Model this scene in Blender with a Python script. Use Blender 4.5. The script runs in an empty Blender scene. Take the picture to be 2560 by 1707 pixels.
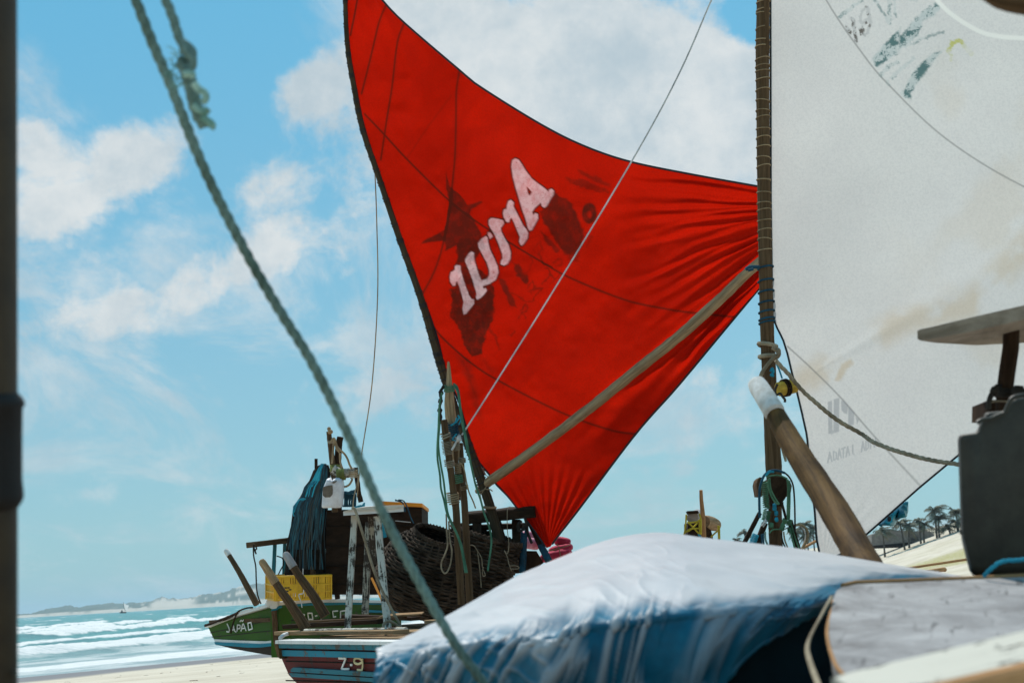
import bpy, math, random
import numpy as np
from mathutils import Vector, Matrix
random.seed(7); rng = np.random.default_rng(11)
SC = bpy.context.scene
COL = SC.collection
R = math.radians

# ------------------------------------------------------------------ camera, sky, sun, exposure
CAM = Vector((0, 0, 1.6)); PITCH = R(9.82); ROLL = R(3.3); FP = 2560 * 50 / 36
HY = Vector((0, 1, 0))
FW = Vector((0, math.cos(PITCH), math.sin(PITCH)))
_r0 = Vector((1, 0, 0)); _u0 = Vector((0, -math.sin(PITCH), math.cos(PITCH)))
RT = _r0 * math.cos(ROLL) - _u0 * math.sin(ROLL)
UP = _r0 * math.sin(ROLL) + _u0 * math.cos(ROLL)
cam = bpy.data.cameras.new('camera'); cam.lens = 50; cam.sensor_width = 36
cam.clip_start = 0.05; cam.clip_end = 60000
cam.dof.use_dof = True; cam.dof.focus_distance = 10.6; cam.dof.aperture_fstop = 7.0
camo = bpy.data.objects.new('camera', cam); COL.objects.link(camo)
m = Matrix((RT, UP, -FW)).transposed().to_4x4(); m.translation = CAM
camo.matrix_world = m
SC.camera = camo

SUN_EL, SUN_AZ = R(57), R(-22)          # azimuth from +Y, negative is to the left
sdir = Vector((math.sin(SUN_AZ) * math.cos(SUN_EL), math.cos(SUN_AZ) * math.cos(SUN_EL), math.sin(SUN_EL)))
sun = bpy.data.lights.new('sun', 'SUN'); sun.energy = 4.2; sun.angle = R(0.6); sun.color = (1, 0.955, 0.88)
suno = bpy.data.objects.new('sun', sun); COL.objects.link(suno)
suno.rotation_euler = sdir.to_track_quat('Z', 'Y').to_euler()
SC.view_settings.view_transform = 'Standard'; SC.view_settings.look = 'None'
SC.view_settings.exposure = 0.0; SC.view_settings.gamma = 1.0; SC.view_settings.use_curve_mapping = False
HAZE = 1.6e-4
SC.cycles.max_bounces = 8; SC.cycles.transparent_max_bounces = 12; SC.cycles.volume_bounces = 0
SC.cycles.use_denoising = True

class NT:
    """thin wrapper to write node trees quickly"""
    def __init__(s, tree): s.t = tree; s.t.nodes.clear()
    def n(s, typ, **kw):
        nd = s.t.nodes.new(typ)
        ins = kw.pop('i', {})
        for k, v in kw.items(): setattr(nd, k, v)
        for k, v in ins.items(): s.set(nd.inputs[k], v)
        return nd
    def set(s, sock, v):
        if isinstance(v, bpy.types.NodeSocket): s.t.links.new(v, sock)
        elif isinstance(v, bpy.types.Node): s.t.links.new(v.outputs[0], sock)
        else:
            if isinstance(v, (tuple, list)) and sock.type == 'RGBA' and len(v) == 3: v = (*v, 1)
            sock.default_value = v
    def math(s, op, a, b=0.0, c=0.0, clamp=False):
        nd = s.n('ShaderNodeMath', operation=op, use_clamp=clamp)
        s.set(nd.inputs[0], a); s.set(nd.inputs[1], b); s.set(nd.inputs[2], c)
        return nd.outputs[0]
    def mix(s, f, a, b, blend='MIX'):
        nd = s.n('ShaderNodeMix', data_type='RGBA', blend_type=blend)
        s.set(nd.inputs[0], f); s.set(nd.inputs[6], a); s.set(nd.inputs[7], b)
        return nd.outputs[2]
    def noise(s, vec, scale, detail=5, rough=0.6, dist=0.0):
        nd = s.n('ShaderNodeTexNoise', i={'Scale': scale, 'Detail': detail, 'Roughness': rough, 'Distortion': dist})
        if vec is not None: s.set(nd.inputs['Vector'], vec)
        return nd.outputs[0]
    def ramp(s, f, a, b, lo=0.0, hi=1.0, smooth=True):
        nd = s.n('ShaderNodeMapRange', interpolation_type='SMOOTHSTEP' if smooth else 'LINEAR')
        s.set(nd.inputs[0], f); s.set(nd.inputs[1], a); s.set(nd.inputs[2], b); s.set(nd.inputs[3], lo); s.set(nd.inputs[4], hi)
        return nd.outputs[0]
    def mapping(s, vec, scale=(1, 1, 1), rot=(0, 0, 0), loc=(0, 0, 0)):
        nd = s.n('ShaderNodeMapping', i={'Vector': vec, 'Scale': scale, 'Rotation': rot, 'Location': loc})
        return nd.outputs[0]

def azel(px, py):
    d = FW + RT * ((px - 1280) / FP) + UP * ((853.5 - py) / FP); d.normalize()
    return math.atan2(d.x, d.y), math.asin(d.z)

world = bpy.data.worlds.new('World'); SC.world = world; world.use_nodes = True
w = NT(world.node_tree)
sky = w.n('ShaderNodeTexSky', sky_type='NISHITA', sun_disc=False, sun_elevation=SUN_EL, sun_rotation=-SUN_AZ,
          altitude=0, air_density=1.0, dust_density=0.6, ozone_density=2.0)
skyc = w.mix(1.0, sky.outputs[0], (1.0, 1.42, 1.28), 'MULTIPLY')
dirv = w.n('ShaderNodeTexCoord').outputs['Generated']
sep = w.n('ShaderNodeSeparateXYZ', i={0: dirv})
az = w.math('ARCTAN2', sep.outputs[0], sep.outputs[1]); el = w.math('ARCSINE', sep.outputs[2])
zc = w.math('MAXIMUM', w.math('ADD', sep.outputs[2], 0.13), 0.06)
plane = w.n('ShaderNodeCombineXYZ', i={0: w.math('DIVIDE', sep.outputs[0], zc), 1: w.math('DIVIDE', sep.outputs[1], zc), 2: 0.0}).outputs[0]
big = w.noise(w.mapping(plane, loc=(3.1, 1.7, 0)), 1.15, 8, 0.58, 0.25)
fine = w.noise(w.mapping(dirv, loc=(.3, .2, .6)), 16, 8, 0.62, 0.3)
# cumulus banks: (photo x, y, half-width, half-height, tilt degrees, weight); the banks stand at infinity in the sky
bias = None
for (px, py, sx, sy, tilt, wt) in [(1500, 230, 500, 230, -4, .66), (1040, 80, 200, 110, 0, .42), (1830, 330, 330, 170, 0, .4),
                                   (770, 220, 125, 105, -14, .36), (360, 390, 190, 90, -20, .36), (690, 470, 120, 60, -14, .22), (70, 350, 90, 80, -30, .38),
                                   (110, 540, 150, 80, -25, .24), (250, 790, 210, 95, -14, .29), (560, 720, 170, 60, -20, .24), (640, 620, 170, 60, -25, .20), (560, 330, 120, 110, 0, -.14),
                                   (1000, 930, 260, 120, -20, .24), (900, 560, 80, 90, 0, .14), (300, 1200, 330, 60, -12, .17), (1750, 1050, 170, 180, -30, .24),
                                   (170, 60, 420, 150, -10, -.40), (40, 250, 160, 120, 0, .0), (700, 30, 160, 200, 0, -.3), (1890, 60, 90, 70, 0, -.42)]:
    a0, e0 = azel(px, py); ct, st = math.cos(R(tilt)), math.sin(R(tilt))
    da = w.math('SUBTRACT', az, a0); de = w.math('SUBTRACT', el, e0)
    u = w.math('DIVIDE', w.math('SUBTRACT', w.math('MULTIPLY', da, ct), w.math('MULTIPLY', de, st)), sx / FP)
    v = w.math('DIVIDE', w.math('ADD', w.math('MULTIPLY', da, st), w.math('MULTIPLY', de, ct)), sy / FP)
    g = w.math('MULTIPLY', w.math('EXPONENT', w.math('MULTIPLY', w.math('ADD', w.math('MULTIPLY', u, u), w.math('MULTIPLY', v, v)), -1.0)), wt)
    bias = g if bias is None else w.math('ADD', bias, g)
# the banks outside the frame come from the same noise
dens = w.math('ADD', w.math('ADD', w.math('MULTIPLY', big, .55), w.math('MULTIPLY', fine, .70)), bias)
puff = w.noise(w.mapping(dirv, loc=(.9, .1, .3)), 42, 6, 0.62, 0.2)
dens = w.math('ADD', dens, w.math('MULTIPLY', w.math('SUBTRACT', puff, .5), .30))
cmask = w.ramp(dens, .735, .955)
wisp = w.noise(w.mapping(plane, scale=(1.0, .42, 1), rot=(0, 0, .5), loc=(.7, 2.2, 0)), 2.1, 9, 0.66, 0.5)
cmask = w.math('MAXIMUM', cmask, w.math('MULTIPLY', w.ramp(wisp, .45, .66), .74))
shade = w.ramp(w.noise(w.mapping(dirv, loc=(1, 4, 2)), 13, 8, 0.66), .3, .70)
ccol = w.mix(shade, (4.9, 5.9, 6.5), (7.5, 7.85, 7.9))
fade = w.ramp(el, 0.0, .22, .55, .97)
grad = w.mix(w.ramp(el, .0, .46), (2.75, 4.95, 6.1), (1.2, 4.6, 7.2))
skyh = w.mix(.80, skyc, grad)
skyf = w.mix(w.math('MULTIPLY', cmask, fade), skyh, ccol)
bg = w.n('ShaderNodeBackground', i={'Color': skyf, 'Strength': 0.1})
w.n('ShaderNodeOutputWorld', i={'Surface': bg})

# ------------------------------------------------------------------ helpers
def P(px, py, d):
    """photo pixel + distance along the optical axis -> place in the world"""
    return CAM + FW * d + RT * ((px - 1280) / FP * d) + UP * ((853.5 - py) / FP * d)
def RP(px, py, p0, nrm):
    d = FW + RT * ((px - 1280) / FP) + UP * ((853.5 - py) / FP)
    t = (p0 - CAM).dot(nrm) / d.dot(nrm)
    return CAM + d * t
def Z(ox, oy, s):
    return lambda x, y: (ox + x / s, oy + y / s)
ZA = Z(500, 1340, 4.272); ZB = Z(500, 1040, 4.704); ZC = Z(900, 880, 3.92); ZD = Z(900, 1200, 3.92); ZE = Z(1660, 1000, 3.92)
ZF = Z(2060, 1100, 4.704); ZG = Z(2060, 740, 4.704); ZH = Z(1860, 820, 5.873); ZI = Z(0, 1440, 4.2); ZJ = Z(1000, 350, 3.136)
ZK = Z(920, 1300, 3.178); ZL = Z(1800, 1380, 3.095); ZM = Z(1860, 0, 3.357); ZN = Z(830, 0, 3.919); ZO = Z(780, 1040, 5.227)
ZP = Z(860, 1250, 4.48); ZQ = Z(1160, 1230, 7.84); ZR = Z(1050, 880, 3.92); ZS = Z(1860, 1150, 6.27); ZT = Z(1340, 400, 2.613)
ZU = Z(1180, 760, 2.613); ZV = Z(1960, 0, 4.704); ZW = Z(320, 0, 4.127); ZX = Z(0, 0, 1)
def L(z, pts, d):
    """list of zoomed-photo points -> world points; d is one distance or (first, last)"""
    n = len(pts); out = []
    for k, p in enumerate(pts):
        dd = p[2] if len(p) > 2 else (d if not isinstance(d, tuple) else d[0] + (d[1] - d[0]) * k / max(1, n - 1))
        out.append(P(*z(p[0], p[1]), dd))
    return out
def px2m(px, d): return px * d / FP
def spline(pts, n=8):
    """Catmull-Rom through the points"""
    pts = [Vector(p) for p in pts]
    if len(pts) < 3: return [pts[0].lerp(pts[-1], k / n) for k in range(n + 1)]
    q = [pts[0] * 2 - pts[1]] + pts + [pts[-1] * 2 - pts[-2]]; out = []
    for i in range(1, len(q) - 2):
        a, b, c, d = q[i - 1], q[i], q[i + 1], q[i + 2]
        for k in range(n):
            t = k / n
            out.append(.5 * ((2 * b) + (c - a) * t + (2 * a - 5 * b + 4 * c - d) * t * t + (3 * b - a - 3 * c + d) * t ** 3))
    out.append(pts[-1]); return out
def lerplist(vals, n):
    xs = np.linspace(0, 1, len(vals)); return list(np.interp(np.linspace(0, 1, n), xs, vals))

# numpy value noise
def _h(ix, iy, s):
    n = (ix.astype(np.int64) * 374761393 + iy.astype(np.int64) * 668265263 + s * 974634777) & 0x7fffffff
    n = ((n ^ (n >> 13)) * 1274126177) & 0x7fffffff
    return ((n ^ (n >> 16)) & 0xffff) / 65535.0
def vn(x, y, s=0):
    x = np.asarray(x, float); y = np.asarray(y, float)
    ix = np.floor(x); iy = np.floor(y); fx = x - ix; fy = y - iy
    fx = fx * fx * (3 - 2 * fx); fy = fy * fy * (3 - 2 * fy)
    a = _h(ix, iy, s); b = _h(ix + 1, iy, s); c = _h(ix, iy + 1, s); d = _h(ix + 1, iy + 1, s)
    return (a + (b - a) * fx) * (1 - fy) + (c + (d - c) * fx) * fy
def fbm(x, y, s=0, o=4):
    t = 0; a = .5; f = 1.0; n = 0
    for k in range(o): t = t + a * vn(np.asarray(x) * f, np.asarray(y) * f, s + k * 17); n += a; a *= .5; f *= 2.03
    return t / n
def sst(a, b, x):
    t = np.clip((np.asarray(x, float) - a) / (b - a), 0, 1); return t * t * (3 - 2 * t)

class MB:
    def __init__(s): s.v = []; s.f = []; s.uv = []
    def grid(s, rings, closed=True, cap=True, vl=None, us=1.0):
        b = len(s.v); n = len(rings[0])
        for r in rings: s.v.extend(r)
        if vl is None:
            vl = [0]
            for i in range(1, len(rings)): vl.append(vl[-1] + (Vector(rings[i][0]) - Vector(rings[i - 1][0])).length)
        m = n if closed else n - 1
        for i in range(len(rings) - 1):
            for j in range(m):
                k = (j + 1) % n
                s.f.append((b + i * n + j, b + i * n + k, b + (i + 1) * n + k, b + (i + 1) * n + j))
                u0, u1 = j / n * us, (j + 1) / n * us
                s.uv.append(((u0, vl[i]), (u1, vl[i]), (u1, vl[i + 1]), (u0, vl[i + 1])))
        if cap and closed:
            for i, rev in ((0, True), (len(rings) - 1, False)):
                idx = [b + i * n + j for j in range(n)]
                if rev: idx.reverse()
                s.f.append(tuple(idx)); s.uv.append(tuple((.5 + .3 * math.cos(6.28 * j / n), vl[i] + .02 * math.sin(6.28 * j / n)) for j in range(n)))
        return s
    def tube(s, pts, r, n=8, cap=True, rough=0.0, flat=1.0):
        pts = [Vector(p) for p in pts]; m_ = len(pts)
        rs = [r] * m_ if not isinstance(r, (list, tuple)) else (list(r) if len(r) == m_ else lerplist(r, m_))
        t0 = (pts[1] - pts[0]).normalized()
        a = t0.orthogonal().normalized()
        rings = []; prev = t0; off = random.random() * 99
        vl = [0]
        for i in range(m_):
            t = (pts[min(i + 1, m_ - 1)] - pts[max(i - 1, 0)])
            t = t.normalized() if t.length > 1e-9 else prev
            a = (prev.rotation_difference(t) @ a); a = (a - t * a.dot(t)).normalized(); b = t.cross(a); prev = t
            ring = []
            for j in range(n):
                an = 2 * math.pi * j / n
                q = rs[i] * (1 + (rough * (random.random() - .5) if rough else 0))
                ring.append(pts[i] + a * math.cos(an) * q + b * math.sin(an) * q * flat)
            rings.append(ring)
            if i: vl.append(vl[-1] + (pts[i] - pts[i - 1]).length)
        return s.grid(rings, True, cap, vl)
    def rope(s, pts, rad, pitch=None, n=6, strands=3, step=None):
        """laid rope: strands twisted round the line"""
        pitch = pitch or rad * 9; pts = [Vector(p) for p in pts]
        cum = [0]
        for i in range(1, len(pts)): cum.append(cum[-1] + (pts[i] - pts[i - 1]).length)
        Ltot = cum[-1]; k = max(4, int(Ltot / (step or pitch / 7)))
        ts = np.linspace(0, Ltot, k + 1)
        arr = np.array([tuple(p) for p in pts]); q = [Vector((np.interp(t, cum, arr[:, 0]), np.interp(t, cum, arr[:, 1]), np.interp(t, cum, arr[:, 2]))) for t in ts]
        for si in range(strands):
            prev = (q[1] - q[0]).normalized(); a = prev.orthogonal().normalized(); out = []
            for i in range(len(q)):
                t = (q[min(i + 1, k)] - q[max(i - 1, 0)]).normalized()
                a = prev.rotation_difference(t) @ a; a = (a - t * a.dot(t)).normalized(); b = t.cross(a); prev = t
                an = 2 * math.pi * (ts[i] / pitch + si / strands)
                out.append(q[i] + (a * math.cos(an) + b * math.sin(an)) * rad * .5)
            s.tube(out, rad * .56, n)
        return s
    def beam(s, p0, p1, w_, h, up=(0, 0, 1), segs=6, jit=0.0, ch=.12, taper=1.0, bow=0.0):
        p0 = Vector(p0); p1 = Vector(p1); t = (p1 - p0).normalized(); upv = Vector(up)
        a = t.cross(upv)
        if a.length < 1e-4: a = t.orthogonal()
        a.normalize(); b = a.cross(t).normalized(); c = min(w_, h) * ch; rings = []
        for i in range(segs + 1):
            f = i / segs; q = p0.lerp(p1, f) + b * bow * math.sin(math.pi * f); ww = w_ / 2 * (1 + (taper - 1) * f); hh = h / 2 * (1 + (taper - 1) * f)
            if jit: ww *= 1 + jit * (random.random() - .5); hh *= 1 + jit * (random.random() - .5); q = q + a * (w_ * jit * .25 * (random.random() - .5))
            pr = [(ww - c, -hh), (ww, -hh + c), (ww, hh - c), (ww - c, hh), (-ww + c, hh), (-ww, hh - c), (-ww, -hh + c), (-ww + c, -hh)]
            rings.append([q + a * x + b * y for x, y in pr])
        return s.grid(rings)
    def prism(s, poly, vec, scale=1.0, uvs=1.0):
        poly = [Vector(p) for p in poly]; vec = Vector(vec); n = len(poly); b = len(s.v)
        c = sum(poly, Vector()) / n
        s.v.extend(poly); s.v.extend([c + (p - c) * scale + vec for p in poly])
        ex = (poly[1] - poly[0]).normalized()
        nn = vec.normalized(); ey = nn.cross(ex)
        f2 = lambda p: ((p - c).dot(ey) * uvs, (p - c).dot(ex) * uvs)
        s.f.append(tuple(range(b, b + n))); s.uv.append(tuple(f2(p) for p in poly))
        s.f.append(tuple(range(b + 2 * n - 1, b + n - 1, -1))); s.uv.append(tuple(f2(p) for p in reversed(poly)))
        for j in range(n):
            k = (j + 1) % n; l = (poly[k] - poly[j]).length
            s.f.append((b + j, b + n + j, b + n + k, b + k)); s.uv.append(((0, 0), (vec.length, 0), (vec.length, l), (0, l)))
        return s
    def ball(s, c, rx, ry=None, rz=None, n=12, m_=8, rough=0.0, rot=None):
        ry = ry or rx; rz = rz or rx; c = Vector(c); rings = []
        for i in range(1, m_):
            th = math.pi * i / m_; ring = []
            for j in range(n):
                ph = 2 * math.pi * j / n; k = 1 + rough * (random.random() - .5)
                v = Vector((rx * math.sin(th) * math.cos(ph) * k, ry * math.sin(th) * math.sin(ph) * k, -rz * math.cos(th) * k))
                if rot: v = rot @ v
                ring.append(c + v)
            rings.append(ring)
        return s.grid(rings)
    def torus(s, c, nrm, r, t, n=20, k=6, rx=1.0):
        nrm = Vector(nrm).normalized(); a = nrm.orthogonal().normalized(); b = nrm.cross(a)
        pts = [Vector(c) + (a * math.cos(2 * math.pi * i / n) + b * math.sin(2 * math.pi * i / n) * rx) * r for i in range(n + 1)]
        return s.tube(pts, t, k, cap=False)
    def wrap(s, p0, p1, r, t, turns, k=5, seg=12):
        """helical lashing round the axis p0-p1"""
        p0 = Vector(p0); p1 = Vector(p1); ax = (p1 - p0).normalized(); a = ax.orthogonal().normalized(); b = ax.cross(a); n = int(turns * seg); out = []
        for i in range(n + 1):
            an = 2 * math.pi * i / seg
            out.append(p0.lerp(p1, i / n) + (a * math.cos(an) + b * math.sin(an)) * r * (1 + .05 * math.sin(i * 1.7)))
        return s.tube(out, t, k)
    def quadmesh(s, V):
        """V: (rows, cols, 3) array as an open sheet"""
        r, c = V.shape[:2]; b = len(s.v)
        s.v.extend([tuple(p) for p in V.reshape(-1, 3)])
        for i in range(r - 1):
            for j in range(c - 1):
                s.f.append((b + i * c + j, b + i * c + j + 1, b + (i + 1) * c + j + 1, b + (i + 1) * c + j))
                s.uv.append(((j, i), (j + 1, i), (j + 1, i + 1), (j, i + 1)))
        return s
    def build(s, name, mat, parent=None, angle=40, **props):
        me = bpy.data.meshes.new(name)
        vs = np.array([tuple(p) for p in s.v], dtype=np.float64)
        if parent is None: loc = Vector(((vs[:, 0].min() + vs[:, 0].max()) / 2, (vs[:, 1].min() + vs[:, 1].max()) / 2, vs[:, 2].min()))
        else:
            root = parent
            while root.parent: root = root.parent
            loc = root.location
        me.from_pydata((vs - np.array(loc)).tolist(), [], s.f)
        uvl = me.uv_layers.new(name='UVMap')
        flat = [c for f in s.uv for uv in f for c in uv]
        uvl.data.foreach_set('uv', flat)
        me.polygons.foreach_set('use_smooth', [True] * len(me.polygons))
        me.set_sharp_from_angle(angle=R(angle))
        me.materials.append(mat)
        o = bpy.data.objects.new(name, me); COL.objects.link(o)
        if parent is None: o.location = loc
        else: o.parent = parent
        for k, v in props.items(): o[k] = v
        return o
def sheet(name, V, mat, parent=None, attrs=None, **props):
    """fast numpy grid sheet with float attributes"""
    r, c = V.shape[:2]; vs = V.reshape(-1, 3)
    if parent is None: loc = np.array([vs[:, 0].mean(), vs[:, 1].mean(), vs[:, 2].min()])
    else:
        root = parent
        while root.parent: root = root.parent
        loc = np.array(root.location)
    me = bpy.data.meshes.new(name); me.vertices.add(r * c); me.vertices.foreach_set('co', (vs - loc).astype(np.float32).ravel())
    i = np.arange((r - 1) * c).reshape(r - 1, c)[:, :-1].ravel()
    q = np.stack([i, i + 1, i + c + 1, i + c], 1).astype(np.int32)
    me.loops.add(q.size); me.loops.foreach_set('vertex_index', q.ravel())
    me.polygons.add(len(q)); me.polygons.foreach_set('loop_start', np.arange(0, q.size, 4, dtype=np.int32))
    me.update(calc_edges=True)
    me.polygons.foreach_set('use_smooth', np.ones(len(q), dtype=bool))
    for k, a in (attrs or {}).items():
        at = me.attributes.new(k, 'FLOAT', 'POINT'); at.data.foreach_set('value', np.asarray(a, np.float32).ravel())
    me.validate(); me.materials.append(mat)
    o = bpy.data.objects.new(name, me); COL.objects.link(o)
    if parent is None: o.location = loc
    else: o.parent = parent
    for k, v in props.items(): o[k] = v
    return o
def thing(name, label, cat, loc, group=None):
    o = bpy.data.objects.new(name, None); COL.objects.link(o); o.location = Vector(loc); o.empty_display_size = .2
    o['label'] = label; o['category'] = cat
    if group: o['group'] = group
    return o
def tg(label, cat, group=None):
    d = {'label': label, 'category': cat}
    if group: d['group'] = group
    return d

# ------------------------------------------------------------------ materials
def newmat(name):
    mt = bpy.data.materials.new(name); mt.use_nodes = True; return mt, NT(mt.node_tree)
def out(t, sh): t.n('ShaderNodeOutputMaterial', i={'Surface': sh})
def fin(t, col, rough=.8, bump=None, bstr=.3, bdist=.01, spec=.3, **kw):
    b = t.n('ShaderNodeBsdfPrincipled', i={'Base Color': col, 'Roughness': rough, 'Specular IOR Level': spec})
    for k, v in kw.items(): t.set(b.inputs[k.replace('_', ' ')], v)
    if bump is not None:
        bn = t.n('ShaderNodeBump', i={'Strength': bstr, 'Distance': bdist, 'Height': bump}); t.set(b.inputs['Normal'], bn)
    out(t, b); return b
def wood(name, a, b, c=None, su=7.0, sv=2.2, rough=.85, bstr=.5, bdist=.006, stain=.35):
    """weathered timber: long grain along the piece, cracks and stains; a light, b dark, c odd patches"""
    mt, t = newmat(name); uv = t.n('ShaderNodeTexCoord').outputs['UV']; ob = t.n('ShaderNodeTexCoord').outputs['Object']
    g = t.noise(t.mapping(uv, (su, sv, 1)), 3.0, 8, .7, .6)
    gr = t.noise(t.mapping(uv, (su * 6, sv * .9, 1)), 4.0, 4, .6)
    st = t.noise(ob, 5.5, 6, .65)
    col = t.mix(t.ramp(g, .3, .7), b, a)
    col = t.mix(t.ramp(gr, .56, .72, 0, .75), col, tuple(x * .35 for x in b))
    col = t.mix(t.ramp(st, .5, .72, 0, stain), col, c or tuple(x * .45 for x in b))
    h = t.math('ADD', t.math('MULTIPLY', g, .6), t.math('MULTIPLY', gr, .5))
    fin(t, col, rough, h, bstr, bdist, spec=.10); return mt
def paint(name, col, under=(.16, .12, .09), wear=.5, rough=.55, scale=9.0, streak=4.0, dirt=(.1, .075, .05)):
    """brushed boat paint: chipped to the wood, dirty streaks"""
    mt, t = newmat(name); uv = t.n('ShaderNodeTexCoord').outputs['UV']; ob = t.n('ShaderNodeTexCoord').outputs['Object']
    n1 = t.noise(ob, scale, 9, .72, .4); n2 = t.noise(t.mapping(uv, (streak, 1.2, 1)), 5.0, 6, .7)
    n3 = t.noise(ob, 2.4, 5, .6)
    chip = t.ramp(t.math('ADD', t.math('MULTIPLY', n1, .6), t.math('MULTIPLY', n2, .4)), .72 - wear * .3, .75 - wear * .3)
    base = t.mix(t.ramp(n3, .35, .7, 0, .45), col, tuple(x * .62 for x in col))
    base = t.mix(t.ramp(n2, .5, .78, 0, .5), base, dirt)
    c = t.mix(chip, base, under)
    fin(t, c, rough, t.math('MULTIPLY', chip, -1.0), .5, .004, spec=.14); return mt
def ropemat(name, a, b, rough=.9, k=9.0, sc=40.0):
    mt, t = newmat(name); ob = t.n('ShaderNodeTexCoord').outputs['Object']
    n1 = t.noise(ob, k, 5, .6); n2 = t.noise(ob, sc * 4, 3, .6)
    col = t.mix(t.ramp(n1, .3, .7), a, b); col = t.mix(t.ramp(n2, .45, .8, 0, .5), col, tuple(x * .4 for x in b))
    fin(t, col, rough, n2, .6, .003, spec=.15); return mt
def plain(name, a, b, scale=6.0, rough=.6, bstr=.2, spec=.35, **kw):
    mt, t = newmat(name); ob = t.n('ShaderNodeTexCoord').outputs['Object']
    n1 = t.noise(ob, scale, 6, .65); n2 = t.noise(ob, scale * 9, 4, .6)
    fin(t, t.mix(t.ramp(n1, .3, .72), a, b), rough, n2, bstr, .003, spec, **kw); return mt

M = {}
M['wood'] = wood('weathered_wood', (0.144, 0.088, 0.047), (0.048, 0.027, 0.013))
M['wood_dark'] = wood('dark_wet_wood', (0.051, 0.028, 0.015), (0.017, 0.009, 0.005), su=5)
M['wood_pale'] = wood('sun_bleached_wood', (0.425, 0.282, 0.156), (0.180, 0.109, 0.054))
M['wood_grey'] = wood('grey_driftwood', (.40, .38, .37), (.23, .215, .21), (.10, .085, .08), su=2.2, sv=2.0, stain=.62, bstr=.3)
M['wood_warm'] = wood('golden_wood', (.20, .105, .036), (.045, .022, .009), (.02, .011, .006), su=2.0, sv=1.0, stain=.6, rough=.7)
M['wood_orange'] = wood('orange_wood', (.55, .30, .14), (.30, .15, .06))
M['mast'] = wood('mast_pole', (0.135, 0.083, 0.044), (0.060, 0.036, 0.018), (0.100, 0.075, 0.049), su=4, sv=1.0)
M['mast_dark'] = wood('dark_mast_pole', (0.082, 0.057, 0.032), (0.034, 0.023, 0.013), su=4, sv=1.0)
M['wood_bench'] = wood('bench_wood', (.42, .34, .26), (.18, .135, .095), (.11, .08, .055), su=3, sv=1.5, stain=.45)
M['dark_box'] = wood('dark_box_board', (.030, .017, .010), (.012, .007, .004), su=4, sv=1.5)
M['boom'] = wood('boom_pole', (.46, .33, .19), (.20, .13, .07), (.10, .065, .04), su=3, sv=.9, stain=.3)
M['peel'] = paint('peeling_white_paint', (.60, .55, .46), (.05, .034, .022), .70, scale=9, streak=9)
M['peel2'] = paint('mostly_peeled_paint', (.42, .38, .30), (.05, .036, .026), .86, scale=9, streak=9)
M['white'] = paint('white_boat_paint', (.72, .71, .68), (.25, .20, .15), .42)
M['letter'] = paint('letter_white_paint', (.80, .78, .72), (.5, .45, .36), .25, scale=14)
M['letter_y'] = paint('letter_yellowed_paint', (.80, .66, .36), (.5, .40, .2), .3, scale=14)
M['green'] = paint('green_hull_paint', (.036, .095, .007), (.06, .06, .03), .52, dirt=(.02, .04, .012))
M['redhull'] = paint('dark_red_hull_paint', (.125, .008, .004), (.06, .03, .02), .58, dirt=(.035, .006, .004))
M['teal'] = paint('teal_strake_paint', (.022, .15, .19), (.06, .06, .05), .6, dirt=(.03, .08, .09))
M['blue'] = paint('light_blue_paint', (.014, .20, .28), (.12, .10, .08), .5)
M['hullunder'] = paint('hull_bottom', (.026, .015, .009), (.014, .008, .005), .5)
M['orange'] = paint('orange_lid_paint', (.75, .27, .03), (.25, .1, .03), .3)
M['yellow'] = plain('yellow_crate_plastic', (.75, .42, .02), (.55, .30, .015), 8, .5)
M['jug'] = plain('milky_jug_plastic', (.66, .67, .70), (.50, .50, .53), 14, .45)
M['jug_hole'] = plain('brown_jug_hole', (.16, .13, .10), (.10, .08, .06), 30, .8)
M['can'] = plain('dark_grey_can_plastic', (.054, .048, .035), (.036, .031, .023), 22, .5, .25, .28)
M['cap'] = plain('white_pvc_cap', (.72, .69, .65), (.50, .45, .39), 26, .75, .6, .2)
M['black'] = plain('black_line', (.022, .024, .026), (.012, .012, .014), 20, .7)
M['darkpole'] = plain('dark_pole_metal', (.050, .030, .012), (.030, .018, .008), 20, .6)
M['sleeve'] = plain('black_rubber_sleeve', (.010, .006, .004), (.006, .004, .003), 30, .7)
M['r_sea'] = ropemat('sea_green_rope', (.21, .32, .29), (.06, .095, .075), k=6)
M['r_sea2'] = ropemat('mint_frayed_rope', (.42, .60, .52), (.10, .24, .19), k=26)
M['r_green'] = ropemat('green_rope', (.105, .225, .13), (.04, .105, .06))
M['r_cyan'] = ropemat('turquoise_rope', (.03, .33, .45), (.02, .16, .24))
M['r_blue'] = ropemat('dark_blue_rope', (.02, .085, .13), (.014, .04, .06))
M['r_pale'] = ropemat('pale_rope', (.36, .30, .21), (.17, .13, .085))
M['r_white'] = ropemat('white_line', (.66, .66, .64), (.40, .40, .40))
M['r_tan'] = ropemat('tan_cord', (.42, .31, .18), (.20, .14, .08))
M['r_dark'] = ropemat('tarred_rope', (.05, .042, .032), (.022, .018, .014))
M['r_yellow'] = ropemat('yellow_cord', (.62, .50, .05), (.36, .28, .03))
M['r_olive'] = ropemat('olive_rope', (.30, .31, .10), (.13, .14, .04))
M['net'] = ropemat('dark_net_cord', (.022, .015, .010), (.009, .006, .004), k=20)
M['wicker'] = ropemat('dark_wicker', (.090, .060, .040), (.018, .011, .006), k=9, sc=25)
M['pink'] = plain('crimson_cloth', (.52, .03, .075), (.30, .015, .04), 25, .85)
M['pinkwhite'] = plain('pink_cloth', (.62, .30, .36), (.42, .12, .18), 25, .85)
M['tealsheet'] = plain('teal_sheet_plastic', (.02, .27, .35), (.015, .17, .23), 4, .45)
M['thatch'] = plain('thatch', (.24, .215, .19), (.15, .13, .115), 2, .95)
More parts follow.
